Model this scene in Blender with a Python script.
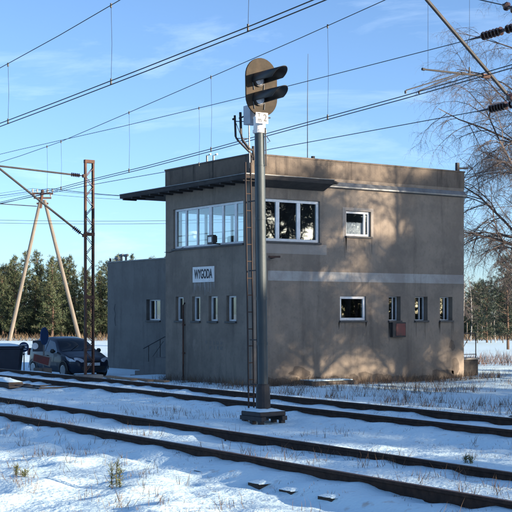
import bpy, math, random
import numpy as np
from mathutils import Vector, Matrix

R = math.radians
sc = bpy.context.scene
col = sc.collection
for o in list(bpy.data.objects):
    bpy.data.objects.remove(o)

# ---------------------------------------------------------------- camera, sky, sun, exposure
# World axes follow the railway: +x along the track (to the right in the picture), +y away across the tracks, z up.
F, HOR = 1238.0, 313.0
SN, CS = 0.8306, 0.5568
CAMZ = 1.9
cam_d = bpy.data.cameras.new('camera')
cam = bpy.data.objects.new('camera', cam_d)
col.objects.link(cam)
cam_d.sensor_width = 36.0
cam_d.lens = F / 512 * 36
cam_d.shift_y = (HOR - 256) / 512
cam_d.clip_end = 3000
cam.location = (0, 0, CAMZ)
cam.rotation_euler = (R(90), 0, math.atan2(SN, CS))
sc.camera = cam

SUN_AZ, SUN_EL = R(59.0), R(9.5)
SD = Vector((math.sin(SUN_AZ) * math.cos(SUN_EL), math.cos(SUN_AZ) * math.cos(SUN_EL), math.sin(SUN_EL)))
world = bpy.data.worlds.new('World')
sc.world = world
world.use_nodes = True
wn, wl = world.node_tree.nodes, world.node_tree.links
bg = wn['Background']
sky = wn.new('ShaderNodeTexSky')
sky.sky_type = 'NISHITA'
sky.sun_disc = False
sky.sun_elevation = SUN_EL
sky.sun_rotation = SUN_AZ
sky.air_density = 0.55
sky.dust_density = 0.9
sky.ozone_density = 1.6
# thin cirrus spread over the whole sky
tc = wn.new('ShaderNodeTexCoord')
mp = wn.new('ShaderNodeMapping')
mp.inputs['Scale'].default_value = (1.6, 1.6, 9.0)
mp.inputs['Rotation'].default_value = (R(8), R(-10), R(20))
nz = wn.new('ShaderNodeTexNoise')
nz.inputs['Scale'].default_value = 2.4
nz.inputs['Detail'].default_value = 8
nz.inputs['Roughness'].default_value = 0.62
nz.inputs['Distortion'].default_value = 0.6
rp = wn.new('ShaderNodeValToRGB')
rp.color_ramp.elements[0].position = 0.56
rp.color_ramp.elements[1].position = 0.85
rp.color_ramp.elements[1].color = (0.26, 0.26, 0.26, 1)
mx = wn.new('ShaderNodeMix')
mx.data_type = 'RGBA'
mx.inputs['B'].default_value = (6.6, 6.8, 6.9, 1)
wl.new(tc.outputs['Generated'], mp.inputs['Vector'])
wl.new(mp.outputs['Vector'], nz.inputs['Vector'])
wl.new(nz.outputs['Fac'], rp.inputs['Fac'])
wl.new(rp.outputs['Color'], mx.inputs['Factor'])
wl.new(sky.outputs['Color'], mx.inputs['A'])
# cool winter white balance of the whole sky
tint = wn.new('ShaderNodeMix')
tint.data_type = 'RGBA'
tint.blend_type = 'MULTIPLY'
tint.inputs['Factor'].default_value = 1.0
tint.inputs['B'].default_value = (0.81, 0.90, 0.98, 1)
wl.new(mx.outputs['Result'], tint.inputs['A'])
wl.new(tint.outputs['Result'], bg.inputs['Color'])
bg.inputs['Strength'].default_value = 0.116

sun_d = bpy.data.lights.new('sun', 'SUN')
sun_d.energy = 5.0
sun_d.angle = R(0.53)
sun_d.color = (1.0, 0.84, 0.64)
sun = bpy.data.objects.new('sun', sun_d)
col.objects.link(sun)
sun.rotation_euler = SD.to_track_quat('Z', 'Y').to_euler()
sun.location = (20, 20, 40)

sc.view_settings.view_transform = 'Standard'
sc.view_settings.look = 'None'
sc.view_settings.gamma = 1.0
sc.view_settings.use_curve_mapping = False
sc.view_settings.exposure = 1.52
sc.render.engine = 'CYCLES'
sc.cycles.max_bounces = 6
sc.cycles.transparent_max_bounces = 12

# ---------------------------------------------------------------- measuring helpers
def ray(px, py):
    a, b = (px - 256) / F, (HOR - py) / F
    return Vector((-SN + CS * a, CS + SN * a, b))
CAM = Vector((0, 0, CAMZ))
def on_y(px, py, y):
    r = ray(px, py); return CAM + r * (y / r.y)
def on_x(px, py, x):
    r = ray(px, py); return CAM + r * (x / r.x)
def at(px, py, d):
    return CAM + ray(px, py) * d
def spot(px, d):
    p = at(px, HOR, d); return p.x, p.y

def sstep(a, b, x):
    t = min(1, max(0, (x - a) / (b - a))); return t * t * (3 - 2 * t)
Y1, Y2 = 9.04, 14.10            # track centre lines
def gbase(x, y):
    z = -0.25 * sstep(15.6, 19.6, y)
    z -= 0.22 * sstep(-37, -43, x) * sstep(15.8, 18.5, y)
    return z
def bed(y):
    b = 0.0
    for c in (Y1, Y2):
        b = max(b, sstep(1.55, 1.05, abs(y - c)))
    return b

# ---------------------------------------------------------------- materials
MATS = {}
def mat(name, c1, c2=None, rough=0.75, metal=0.0, scale=6.0, bump=0.0, bscale=None, detail=6, stretch=(1, 1, 1),
        lo=0.35, hi=0.65, spec=None, coat=0.0, c3=None, scale3=1.0, lo3=0.5, hi3=0.7):
    if name in MATS: return MATS[name]
    m = bpy.data.materials.new(name); m.use_nodes = True
    n, l = m.node_tree.nodes, m.node_tree.links
    p = n['Principled BSDF']
    p.inputs['Roughness'].default_value = rough
    p.inputs['Metallic'].default_value = metal
    if spec is not None: p.inputs['Specular IOR Level'].default_value = spec
    if coat: p.inputs['Coat Weight'].default_value = coat
    t = n.new('ShaderNodeTexCoord'); mpn = n.new('ShaderNodeMapping')
    mpn.inputs['Scale'].default_value = stretch
    l.new(t.outputs['Object'], mpn.inputs['Vector'])
    c2 = c2 or tuple(v * 0.8 for v in c1)
    no = n.new('ShaderNodeTexNoise'); no.inputs['Scale'].default_value = scale; no.inputs['Detail'].default_value = detail
    no.inputs['Roughness'].default_value = 0.6
    l.new(mpn.outputs['Vector'], no.inputs['Vector'])
    r = n.new('ShaderNodeValToRGB'); e = r.color_ramp.elements
    e[0].position = lo; e[1].position = hi; e[0].color = (*c1, 1); e[1].color = (*c2, 1)
    l.new(no.outputs['Fac'], r.inputs['Fac'])
    out = r.outputs['Color']
    if c3:
        n3 = n.new('ShaderNodeTexNoise'); n3.inputs['Scale'].default_value = scale3; n3.inputs['Detail'].default_value = 8
        l.new(mpn.outputs['Vector'], n3.inputs['Vector'])
        r3 = n.new('ShaderNodeValToRGB'); r3.color_ramp.elements[0].position = lo3; r3.color_ramp.elements[1].position = hi3
        l.new(n3.outputs['Fac'], r3.inputs['Fac'])
        mm = n.new('ShaderNodeMix'); mm.data_type = 'RGBA'
        l.new(r3.outputs['Color'], mm.inputs['Factor']); l.new(out, mm.inputs['A']); mm.inputs['B'].default_value = (*c3, 1)
        out = mm.outputs['Result']
    l.new(out, p.inputs['Base Color'])
    if bump:
        nb = n.new('ShaderNodeTexNoise'); nb.inputs['Scale'].default_value = bscale or scale * 4; nb.inputs['Detail'].default_value = 8
        l.new(t.outputs['Object'], nb.inputs['Vector'])
        b = n.new('ShaderNodeBump'); b.inputs['Strength'].default_value = bump; b.inputs['Distance'].default_value = 0.02
        l.new(nb.outputs['Fac'], b.inputs['Height']); l.new(b.outputs['Normal'], p.inputs['Normal'])
    MATS[name] = m
    return m

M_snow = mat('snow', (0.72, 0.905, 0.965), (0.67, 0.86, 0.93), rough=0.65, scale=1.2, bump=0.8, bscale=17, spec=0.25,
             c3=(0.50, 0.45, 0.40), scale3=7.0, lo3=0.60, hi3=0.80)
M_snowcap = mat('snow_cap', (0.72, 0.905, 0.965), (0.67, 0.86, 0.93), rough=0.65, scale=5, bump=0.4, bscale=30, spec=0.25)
M_rail = mat('rusty_rail', (0.058, 0.033, 0.023), (0.026, 0.016, 0.013), rough=0.85, scale=9, bump=0.3, bscale=60, spec=0.25)
M_railtop = mat('worn_rail_head', (0.13, 0.09, 0.075), (0.07, 0.045, 0.035), rough=0.55, metal=0.4, scale=5, stretch=(0.3, 4, 4))
M_sleeper = mat('sleeper_timber', (0.055, 0.042, 0.034), (0.03, 0.024, 0.02), rough=0.9, scale=8, bump=0.4, stretch=(6, 1, 1))
M_clip = mat('rail_clip_iron', (0.03, 0.02, 0.016), (0.05, 0.028, 0.02), rough=0.85, scale=20)

def stucco(name, c1, c2, cdark, clight, streak=0.35):
    m = bpy.data.materials.new(name); m.use_nodes = True
    n, l = m.node_tree.nodes, m.node_tree.links
    p = n['Principled BSDF']; p.inputs['Roughness'].default_value = 0.92; p.inputs['Specular IOR Level'].default_value = 0.2
    t = n.new('ShaderNodeTexCoord')
    def noise(scale, stretch=(1, 1, 1), detail=8, rough=0.6):
        mp_ = n.new('ShaderNodeMapping'); mp_.inputs['Scale'].default_value = stretch
        l.new(t.outputs['Object'], mp_.inputs['Vector'])
        no = n.new('ShaderNodeTexNoise'); no.inputs['Scale'].default_value = scale; no.inputs['Detail'].default_value = detail
        no.inputs['Roughness'].default_value = rough
        l.new(mp_.outputs['Vector'], no.inputs['Vector']); return no.outputs['Fac']
    def ramp(f, a, b):
        r = n.new('ShaderNodeMapRange'); r.inputs['From Min'].default_value = a; r.inputs['From Max'].default_value = b
        r.interpolation_type = 'SMOOTHSTEP'
        l.new(f, r.inputs['Value']); return r.outputs['Result']
    def mixc(f, A, B):
        q = n.new('ShaderNodeMix'); q.data_type = 'RGBA'; l.new(f, q.inputs['Factor'])
        for k, s in (('A', A), ('B', B)):
            if isinstance(s, tuple): q.inputs[k].default_value = (*s, 1)
            else: l.new(s, q.inputs[k])
        return q.outputs['Result']
    def mul(a, k):
        q = n.new('ShaderNodeMath'); q.operation = 'MULTIPLY'; l.new(a, q.inputs[0]); q.inputs[1].default_value = k; return q.outputs[0]
    c = mixc(ramp(noise(0.8, detail=10, rough=0.68), 0.38, 0.62), c1, c2)
    c = mixc(mul(ramp(noise(2.6, (1, 1, 0.10), 10, 0.7), 0.50, 0.74), streak * 1.6), c, cdark)
    c = mixc(mul(ramp(noise(1.7, (1, 1, 0.8)), 0.58, 0.72), 0.40), c, clight)
    c = mixc(mul(ramp(noise(9.0), 0.52, 0.75), 0.30), c, cdark)
    l.new(c, p.inputs['Base Color'])
    b = n.new('ShaderNodeBump'); b.inputs['Strength'].default_value = 0.5; b.inputs['Distance'].default_value = 0.015
    l.new(noise(38, detail=6), b.inputs['Height'])
    b2 = n.new('ShaderNodeBump'); b2.inputs['Strength'].default_value = 0.35; b2.inputs['Distance'].default_value = 0.05
    l.new(noise(2.2, detail=4), b2.inputs['Height']); l.new(b.outputs['Normal'], b2.inputs['Normal'])
    l.new(b2.outputs['Normal'], p.inputs['Normal'])
    return m
M_wall = stucco('grey_brown_render', (0.250, 0.206, 0.166), (0.180, 0.150, 0.124), (0.09, 0.076, 0.066), (0.31, 0.26, 0.215), 0.36)
M_parapet = stucco('weathered_parapet', (0.155, 0.125, 0.10), (0.115, 0.095, 0.08), (0.05, 0.042, 0.038), (0.215, 0.18, 0.145), 0.7)
M_annex = stucco('annex_render', (0.19, 0.175, 0.158), (0.155, 0.143, 0.13), (0.08, 0.073, 0.068), (0.225, 0.21, 0.195), 0.35)
M_band = stucco('faded_paint_band', (0.37, 0.36, 0.34), (0.27, 0.25, 0.235), (0.18, 0.16, 0.145), (0.41, 0.40, 0.38), 0.4)
M_patch = stucco('pale_patched_render', (0.30, 0.27, 0.24), (0.265, 0.235, 0.21), (0.2, 0.18, 0.16), (0.36, 0.33, 0.30), 0.2)
M_conc = stucco('concrete', (0.27, 0.26, 0.24), (0.21, 0.20, 0.19), (0.11, 0.105, 0.10), (0.33, 0.32, 0.30), 0.3)
M_inside = mat('interior_plaster', (0.16, 0.16, 0.155), (0.12, 0.12, 0.12), scale=1.5)
M_canopy = mat('tarred_canopy', (0.022, 0.020, 0.020), (0.045, 0.038, 0.034), rough=0.9, scale=3, bump=0.4, stretch=(1, 1, 4))
M_flash = mat('zinc_flashing', (0.15, 0.16, 0.17), (0.10, 0.105, 0.11), rough=0.5, metal=0.6, scale=4)
M_frame = mat('white_window_frame', (0.72, 0.73, 0.74), (0.60, 0.61, 0.62), rough=0.45, scale=6)
M_sill = mat('dark_sill', (0.06, 0.06, 0.062), (0.035, 0.034, 0.034), rough=0.6, scale=8)
M_pole = mat('green_grey_steel', (0.040, 0.056, 0.064), (0.026, 0.037, 0.044), rough=0.55, metal=0.2, scale=5, bump=0.1, stretch=(1, 1, 0.3))
M_dark = mat('black_iron', (0.020, 0.020, 0.022), (0.035, 0.03, 0.03), rough=0.7, scale=10)
M_rust = mat('rusty_steel', (0.105, 0.048, 0.030), (0.055, 0.028, 0.021), rough=0.85, scale=4, bump=0.3, c3=(0.03, 0.02, 0.018), scale3=2.5)
M_ladder = mat('dark_rusty_iron', (0.045, 0.026, 0.020), (0.026, 0.019, 0.017), rough=0.85, scale=5)
M_tube = mat('galvanised_tube', (0.045, 0.044, 0.045), (0.03, 0.029, 0.029), rough=0.6, metal=0.35, scale=3, c3=(0.13, 0.075, 0.05), scale3=1.6, lo3=0.56, hi3=0.75)
M_ins = mat('brown_porcelain', (0.035, 0.016, 0.013), (0.022, 0.012, 0.010), rough=0.22, scale=5, coat=0.5)
M_wire = mat('copper_wire', (0.045, 0.042, 0.04), (0.03, 0.028, 0.026), rough=0.6, metal=0.3, scale=4)
M_white = mat('white_enamel', (0.74, 0.73, 0.71), (0.62, 0.61, 0.60), rough=0.5, scale=7, c3=(0.30, 0.22, 0.17), scale3=9, lo3=0.62, hi3=0.8)
M_head = mat('faded_black_board', (0.042, 0.034, 0.025), (0.030, 0.024, 0.018), rough=0.8, scale=5, bump=0.15, c3=(0.062, 0.046, 0.032), scale3=3, spec=0.2)
M_cabinet = mat('pale_blue_cabinet', (0.34, 0.38, 0.44), (0.28, 0.31, 0.36), rough=0.5, scale=5)
M_black = mat('black_paint', (0.012, 0.012, 0.013), (0.02, 0.02, 0.02), rough=0.5, scale=6)
M_letter = mat('black_lettering', (0.02, 0.02, 0.022), (0.05, 0.05, 0.055), rough=0.7, scale=20)
M_stencil = mat('faded_stencil_paint', (0.13, 0.125, 0.125), (0.17, 0.155, 0.14), rough=0.9, scale=9)
M_stain = mat('rain_streak', (0.145, 0.120, 0.098), (0.175, 0.143, 0.115), rough=0.95, scale=6)
M_drip = mat('whitewash_drips', (0.32, 0.31, 0.30), (0.24, 0.22, 0.20), rough=0.9, scale=9)
M_red = mat('dull_red_paint', (0.16, 0.030, 0.026), (0.11, 0.024, 0.022), rough=0.6, scale=6, c3=(0.06, 0.03, 0.025), scale3=4)
M_blue = mat('road_sign_blue', (0.012, 0.045, 0.13), (0.01, 0.035, 0.10), rough=0.4, scale=6)
M_car = mat('dark_blue_car_paint', (0.008, 0.014, 0.030), (0.006, 0.011, 0.024), rough=0.4, metal=0.0, scale=3, coat=0.25, spec=0.3)
M_rubber = mat('tyre_rubber', (0.015, 0.015, 0.015), (0.024, 0.023, 0.022), rough=0.9, scale=12)
M_alloy = mat('wheel_alloy', (0.33, 0.34, 0.35), (0.25, 0.26, 0.27), rough=0.4, metal=0.7, scale=8)
M_lamp = mat('headlamp_glass', (0.55, 0.58, 0.62), (0.40, 0.42, 0.46), rough=0.12, scale=10, coat=1.0)
M_plastic = mat('dark_bin_plastic', (0.010, 0.013, 0.024), (0.016, 0.019, 0.032), rough=0.5, scale=5)
M_bark = mat('pine_bark', (0.115, 0.070, 0.048), (0.065, 0.045, 0.036), rough=0.95, scale=6, bump=0.5, stretch=(1, 1, 0.3))
M_birch = mat('birch_bark', (0.36, 0.34, 0.32), (0.07, 0.06, 0.055), rough=0.9, scale=4, stretch=(1, 1, 3), lo=0.5, hi=0.6)
M_twig = mat('birch_twig', (0.062, 0.050, 0.048), (0.09, 0.072, 0.068), rough=0.9, scale=3)
M_needle = mat('pine_needles', (0.060, 0.078, 0.030), (0.032, 0.050, 0.022), rough=0.7, scale=0.9, c3=(0.070, 0.072, 0.034), scale3=0.5)
M_dneedle = mat('dark_pine_needles', (0.026, 0.042, 0.022), (0.016, 0.028, 0.016), rough=0.7, scale=0.9)
M_seedling = mat('seedling_needles', (0.10, 0.105, 0.03), (0.06, 0.075, 0.022), rough=0.7, scale=9)
M_grass = mat('dry_grass', (0.125, 0.082, 0.052), (0.06, 0.041, 0.032), rough=0.95, scale=1.8, c3=(0.17, 0.125, 0.078), scale3=3)
M_meadow = mat('tall_dry_grass', (0.155, 0.10, 0.06), (0.085, 0.06, 0.042), rough=0.95, scale=0.6, c3=(0.10, 0.095, 0.045), scale3=0.4)
M_scrub = mat('bare_scrub_twigs', (0.13, 0.075, 0.055), (0.07, 0.045, 0.038), rough=0.95, scale=1.5)
M_polewood = mat('weathered_pole', (0.17, 0.145, 0.12), (0.11, 0.095, 0.08), rough=0.9, scale=2, stretch=(1, 1, 0.2), bump=0.3)
M_board = mat('old_planks', (0.30, 0.19, 0.11), (0.19, 0.12, 0.075), rough=0.9, scale=3, stretch=(0.4, 5, 5), bump=0.3)
M_curtain = mat('net_curtain', (0.62, 0.63, 0.65), (0.40, 0.41, 0.43), rough=0.9, scale=14, stretch=(1, 3, 0.4))

def glass(name, tint, boost):
    m = bpy.data.materials.new(name); m.use_nodes = True
    n, l = m.node_tree.nodes, m.node_tree.links
    n.remove(n['Principled BSDF'])
    tr = n.new('ShaderNodeBsdfTransparent'); tr.inputs['Color'].default_value = (*tint, 1)
    gl = n.new('ShaderNodeBsdfGlossy'); gl.inputs['Roughness'].default_value = 0.015
    gl.inputs['Color'].default_value = (0.92, 0.95, 0.97, 1)
    # reflectance rises towards grazing angles alike from both faces of the thin pane
    lw = n.new('ShaderNodeLayerWeight'); lw.inputs['Blend'].default_value = 0.5
    pw = n.new('ShaderNodeMath'); pw.operation = 'POWER'; pw.inputs[1].default_value = 4.0
    fr = n.new('ShaderNodeMath'); fr.operation = 'MULTIPLY_ADD'; fr.inputs[1].default_value = 1 - boost; fr.inputs[2].default_value = boost
    l.new(lw.outputs['Facing'], pw.inputs[0]); l.new(pw.outputs[0], fr.inputs[0])
    no = n.new('ShaderNodeTexNoise'); no.inputs['Scale'].default_value = 1.3
    b = n.new('ShaderNodeBump'); b.inputs['Strength'].default_value = 0.02; b.inputs['Distance'].default_value = 0.02
    tcc = n.new('ShaderNodeTexCoord'); l.new(tcc.outputs['Object'], no.inputs['Vector'])
    l.new(no.outputs['Fac'], b.inputs['Height']); l.new(b.outputs['Normal'], gl.inputs['Normal'])
    mxs = n.new('ShaderNodeMixShader')
    l.new(fr.outputs[0], mxs.inputs[0]); l.new(tr.outputs[0], mxs.inputs[1]); l.new(gl.outputs[0], mxs.inputs[2])
    l.new(mxs.outputs[0], n['Material Output'].inputs['Surface'])
    return m
M_glass = glass('window_glass', (0.86, 0.89, 0.90), 0.09)
M_carglass = glass('car_glass', (0.25, 0.28, 0.30), 0.05)

# ---------------------------------------------------------------- mesh helpers
class MB:
    def __init__(s): s.v = []; s.f = []; s.m = []
    def add(s, vs, fs, m=0):
        b = len(s.v); s.v.extend([tuple(p) for p in vs])
        for q in fs: s.f.append(tuple(i + b for i in q)); s.m.append(m)
        return s
    def box(s, x0, x1, y0, y1, z0, z1, m=0):
        return s.add([(x0, y0, z0), (x1, y0, z0), (x1, y1, z0), (x0, y1, z0), (x0, y0, z1), (x1, y0, z1), (x1, y1, z1), (x0, y1, z1)],
              [(0, 3, 2, 1), (4, 5, 6, 7), (0, 1, 5, 4), (1, 2, 6, 5), (2, 3, 7, 6), (3, 0, 4, 7)], m)
    def tube(s, pts, r, n=6, m=0, cap=True):
        pts = [Vector(p) for p in pts]
        rs = r if isinstance(r, (list, tuple)) else [r] * len(pts)
        vs, fs = [], []
        up = Vector((0, 0, 1))
        for i, p in enumerate(pts):
            d = (pts[min(i + 1, len(pts) - 1)] - pts[max(i - 1, 0)])
            d = d.normalized() if d.length > 1e-9 else up
            a = d.cross(up if abs(d.z) < 0.95 else Vector((1, 0, 0))).normalized(); b = d.cross(a)
            for k in range(n):
                t = 2 * math.pi * k / n
                vs.append(p + a * (math.cos(t) * rs[i]) + b * (math.sin(t) * rs[i]))
        for i in range(len(pts) - 1):
            for k in range(n):
                k2 = (k + 1) % n
                fs.append((i * n + k, (i + 1) * n + k, (i + 1) * n + k2, i * n + k2))
        if cap and n > 2:
            fs.append(tuple(range(n))); fs.append(tuple((len(pts) - 1) * n + k for k in reversed(range(n))))
        return s.add(vs, fs, m)
    def bar(s, p0, p1, w, h, m=0):
        p0, p1 = Vector(p0), Vector(p1); d = (p1 - p0).normalized()
        a = d.cross(Vector((0, 0, 1)) if abs(d.z) < 0.95 else Vector((0, 1, 0))).normalized(); b = d.cross(a)
        vs = []
        for p in (p0, p1):
            for i, j in ((-1, -1), (1, -1), (1, 1), (-1, 1)): vs.append(p + a * (i * w / 2) + b * (j * h / 2))
        return s.add(vs, [(0, 1, 2, 3), (7, 6, 5, 4), (0, 4, 5, 1), (1, 5, 6, 2), (2, 6, 7, 3), (3, 7, 4, 0)], m)
    def prism(s, prof, axis, a, b, m=0):
        # prof: 2-d points; axis 'x' -> (y,z), 'y' -> (x,z), 'z' -> (x,y)
        def P(u, v, t): return {'x': (t, u, v), 'y': (u, t, v), 'z': (u, v, t)}[axis]
        k = len(prof)
        vs = [P(u, v, a) for u, v in prof] + [P(u, v, b) for u, v in prof]
        fs = [tuple(range(k)), tuple(reversed(range(k, 2 * k)))] + [(i, i + k, (i + 1) % k + k, (i + 1) % k) for i in range(k)]
        return s.add(vs, fs, m)
    def lathe(s, p0, p1, prof, n=12, m=0):
        # prof: (t along axis 0..1, radius)
        p0, p1 = Vector(p0), Vector(p1)
        return s.tube([p0.lerp(p1, t) for t, _ in prof], [q for _, q in prof], n, m)

ORG = {}
def finish(name, me, mats, parent=None, org=None, smooth=False, bevel=0.0):
    for m in (mats if isinstance(mats, (list, tuple)) else [mats]): me.materials.append(m)
    if smooth:
        me.polygons.foreach_set('use_smooth', [True] * len(me.polygons))
    o = bpy.data.objects.new(name, me); col.objects.link(o)
    if parent: o.parent = parent
    if bevel:
        bv = o.modifiers.new('bevel', 'BEVEL'); bv.width = bevel; bv.segments = 2; bv.limit_method = 'ANGLE'
    return o
def build(mb, name, mats, parent=None, smooth=False, bevel=0.0, local=False):
    """Link the mesh as one object; vertices are in world space unless local, then made relative to the root."""
    o0 = Vector((0, 0, 0))
    if parent is not None and not local: o0 = ORG[parent.name]
    me = bpy.data.meshes.new(name)
    me.from_pydata([(v[0] - o0.x, v[1] - o0.y, v[2] - o0.z) for v in mb.v], [], mb.f)
    if any(mb.m): me.polygons.foreach_set('material_index', mb.m)
    me.validate(); me.update()
    import bmesh
    bm = bmesh.new(); bm.from_mesh(me); bmesh.ops.recalc_face_normals(bm, faces=bm.faces); bm.to_mesh(me); bm.free()
    ob = finish(name, me, mats, parent, None, smooth, bevel)
    ORG[ob.name] = o0
    return ob
def npmesh(name, V, Fa, mats, parent=None, mi=None, smooth=False):
    me = bpy.data.meshes.new(name)
    me.from_pydata(V.tolist() if hasattr(V, 'tolist') else V, [], Fa.tolist() if hasattr(Fa, 'tolist') else Fa)
    if mi is not None: me.polygons.foreach_set('material_index', mi)
    ob = finish(name, me, mats, parent, None, smooth); ORG[ob.name] = Vector((0, 0, 0))
    return ob
def tag(o, label=None, cat=None, group=None, kind=None):
    for k, v in (('label', label), ('category', cat), ('group', group), ('kind', kind)):
        if v: o[k] = v
    return o
def thing(name, label, cat, loc=(0, 0, 0), rz=0.0, group=None):
    o = bpy.data.objects.new(name, None); col.objects.link(o)
    o.location = loc; o.rotation_euler = (0, 0, rz); o.empty_display_size = 0.2
    ORG[o.name] = Vector(loc)
    return tag(o, label, cat, group)
def copy_tree(o, parent=None):
    c = o.copy(); col.objects.link(c); c.parent = parent
    for ch in list(o.children): copy_tree(ch, c)
    return c
def text_mesh(txt, name, size, loc, rot, m, parent, sx=1.0, extrude=0.003, align='CENTER', bold=0.0):
    cu = bpy.data.curves.new(name, 'FONT'); cu.body = txt; cu.size = size; cu.extrude = extrude; cu.offset = bold
    cu.align_x = align; cu.align_y = 'CENTER'
    t = bpy.data.objects.new(name + '_source', cu); col.objects.link(t)
    dg = bpy.context.evaluated_depsgraph_get()
    me = bpy.data.meshes.new_from_object(t.evaluated_get(dg))
    bpy.data.objects.remove(t); bpy.data.curves.remove(cu)
    me.name = name
    mt = Matrix.Translation(Vector(loc) - (ORG[parent.name] if parent else Vector())) @ rot.to_4x4() @ Matrix.Diagonal((sx, 1, 1, 1))
    me.transform(mt)
    me.materials.clear()
    return finish(name, me, m, parent)
ROT_FRONT = Matrix.Rotation(R(90), 3, 'X')                                   # reads from -y
ROT_SIDE = Matrix.Rotation(R(90), 3, 'Z') @ Matrix.Rotation(R(90), 3, 'X')   # reads from +x

rng = random.Random(7)
nr = np.random.default_rng(11)

# ---------------------------------------------------------------- the snow-covered ground
def lattice_noise(X, Y, s, seed):
    g = np.random.default_rng(seed).random((256, 256))
    x, y = X / s, Y / s
    xi, yi = np.floor(x).astype(int), np.floor(y).astype(int)
    fx, fy = x - xi, y - yi
    fx, fy = fx * fx * (3 - 2 * fx), fy * fy * (3 - 2 * fy)
    a, b = g[xi % 256, yi % 256], g[(xi + 1) % 256, yi % 256]
    c, d = g[xi % 256, (yi + 1) % 256], g[(xi + 1) % 256, (yi + 1) % 256]
    return (a * (1 - fx) + b * fx) * (1 - fy) + (c * (1 - fx) + d * fx) * fy - 0.5
def np_sstep(a, b, x):
    t = np.clip((x - a) / (b - a), 0, 1); return t * t * (3 - 2 * t)
def ground_height(X, Y):
    Z = -0.25 * np_sstep(15.6, 19.6, Y)
    Z = Z - 0.22 * np_sstep(-37, -43, X) * np_sstep(15.8, 18.5, Y)
    B = np.zeros_like(X)
    for c in (Y1, Y2):
        B = np.maximum(B, np_sstep(1.50, 1.00, np.abs(Y - c)))
    Z = Z + 0.072 * B - 0.015
    amp = np.where(B > 0.5, 0.7, 1.0)
    Z = Z + amp * (0.11 * lattice_noise(X, Y, 2.7, 1) * (1 - 0.8 * B) + 0.055 * lattice_noise(X, Y, 0.8, 2) + 0.042 * lattice_noise(X, Y, 0.33, 3)
                   + 0.032 * lattice_noise(X, Y, 0.17, 4))
    Z = Z - 0.045 * np.exp(-((Y - 7.60) / 0.16) ** 2)
    fg = np_sstep(7.8, 7.2, Y) * np_sstep(-45, -30, X)
    Z = Z + fg * (0.05 * lattice_noise(X, Y, 0.55, 7) + 0.045 * lattice_noise(X, Y, 0.24, 8))
    # snow drifted against the foot of each rail in small clumps
    for c in (Y1 - 0.75, Y1 + 0.75, Y2 - 0.75, Y2 + 0.75):
        Z = Z + 0.035 * np.exp(-((Y - c) / 0.17) ** 2) * (lattice_noise(X, Y * 0 + c, 0.38, 5) * 1.9 + 0.15)
    return Z
def axis_lines(fine0, fine1, step, far0, far1, g=1.16):
    mid = list(np.arange(fine0, fine1, step))
    up, s, p = [], step, fine1
    while p < far1: up.append(p); s = min(s * g, 60); p += s
    up.append(far1)
    dn, s, p = [], step, fine0
    while p > far0: s = min(s * g, 60); p -= s; dn.append(max(p, far0))
    return np.array(dn[::-1] + mid + up)
gx = axis_lines(-34.0, -3.0, 0.085, -1500, 1500)
gy = axis_lines(1.5, 17.5, 0.085, -1500, 1500)
GX, GY = np.meshgrid(gx, gy, indexing='ij')
GZ = ground_height(GX, GY)
nx_, ny_ = len(gx), len(gy)
idx = np.arange(nx_ * ny_).reshape(nx_, ny_)
quads = np.stack([idx[:-1, :-1].ravel(), idx[1:, :-1].ravel(), idx[1:, 1:].ravel(), idx[:-1, 1:].ravel()], 1)
gme = bpy.data.meshes.new('snow_ground')
gme.vertices.add(nx_ * ny_); gme.vertices.foreach_set('co', np.stack([GX, GY, GZ], -1).astype(np.float32).ravel())
gme.loops.add(quads.size); gme.loops.foreach_set('vertex_index', quads.ravel().astype(np.int32))
gme.polygons.add(len(quads))
gme.polygons.foreach_set('loop_start', np.arange(0, quads.size, 4, dtype=np.int32))
gme.update(calc_edges=True)
ground = finish('snow_ground', gme, M_snow, smooth=True)
tag(ground, kind='structure')
def gz(x, y):
    return float(ground_height(np.array([[float(x)]]), np.array([[float(y)]]))[0, 0])

# ---------------------------------------------------------------- railway tracks
def mound(x0, x1, y0, y1, z, h, n=10, seed=1):
    mb = MB(); r_ = random.Random(seed)
    vs = []
    for i in range(n + 1):
        for j in range(n + 1):
            u_, v_ = i / n, j / n
            ed = min(1, 3.2 * min(u_, 1 - u_)) * min(1, 3.2 * min(v_, 1 - v_))
            wob = 0 if 0 < i < n and 0 < j < n else 1
            vs.append((x0 + (x1 - x0) * u_ + wob * r_.uniform(-0.012, 0.012), y0 + (y1 - y0) * v_ + wob * r_.uniform(-0.012, 0.012), z + h * math.sqrt(max(ed, 0)) * r_.uniform(0.75, 1.1)))
    fs = [(i * (n + 1) + j, (i + 1) * (n + 1) + j, (i + 1) * (n + 1) + j + 1, i * (n + 1) + j + 1) for i in range(n) for j in range(n)]
    return mb.add(vs, fs)
RAILH = 0.17
def rail_profile():
    h = RAILH
    half = [(0.062, 0.0), (0.062, 0.012), (0.012, 0.03), (0.010, h - 0.045), (0.034, h - 0.032), (0.035, h - 0.006), (0.028, h)]
    return half + [(-a, b) for a, b in reversed(half)]
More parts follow.
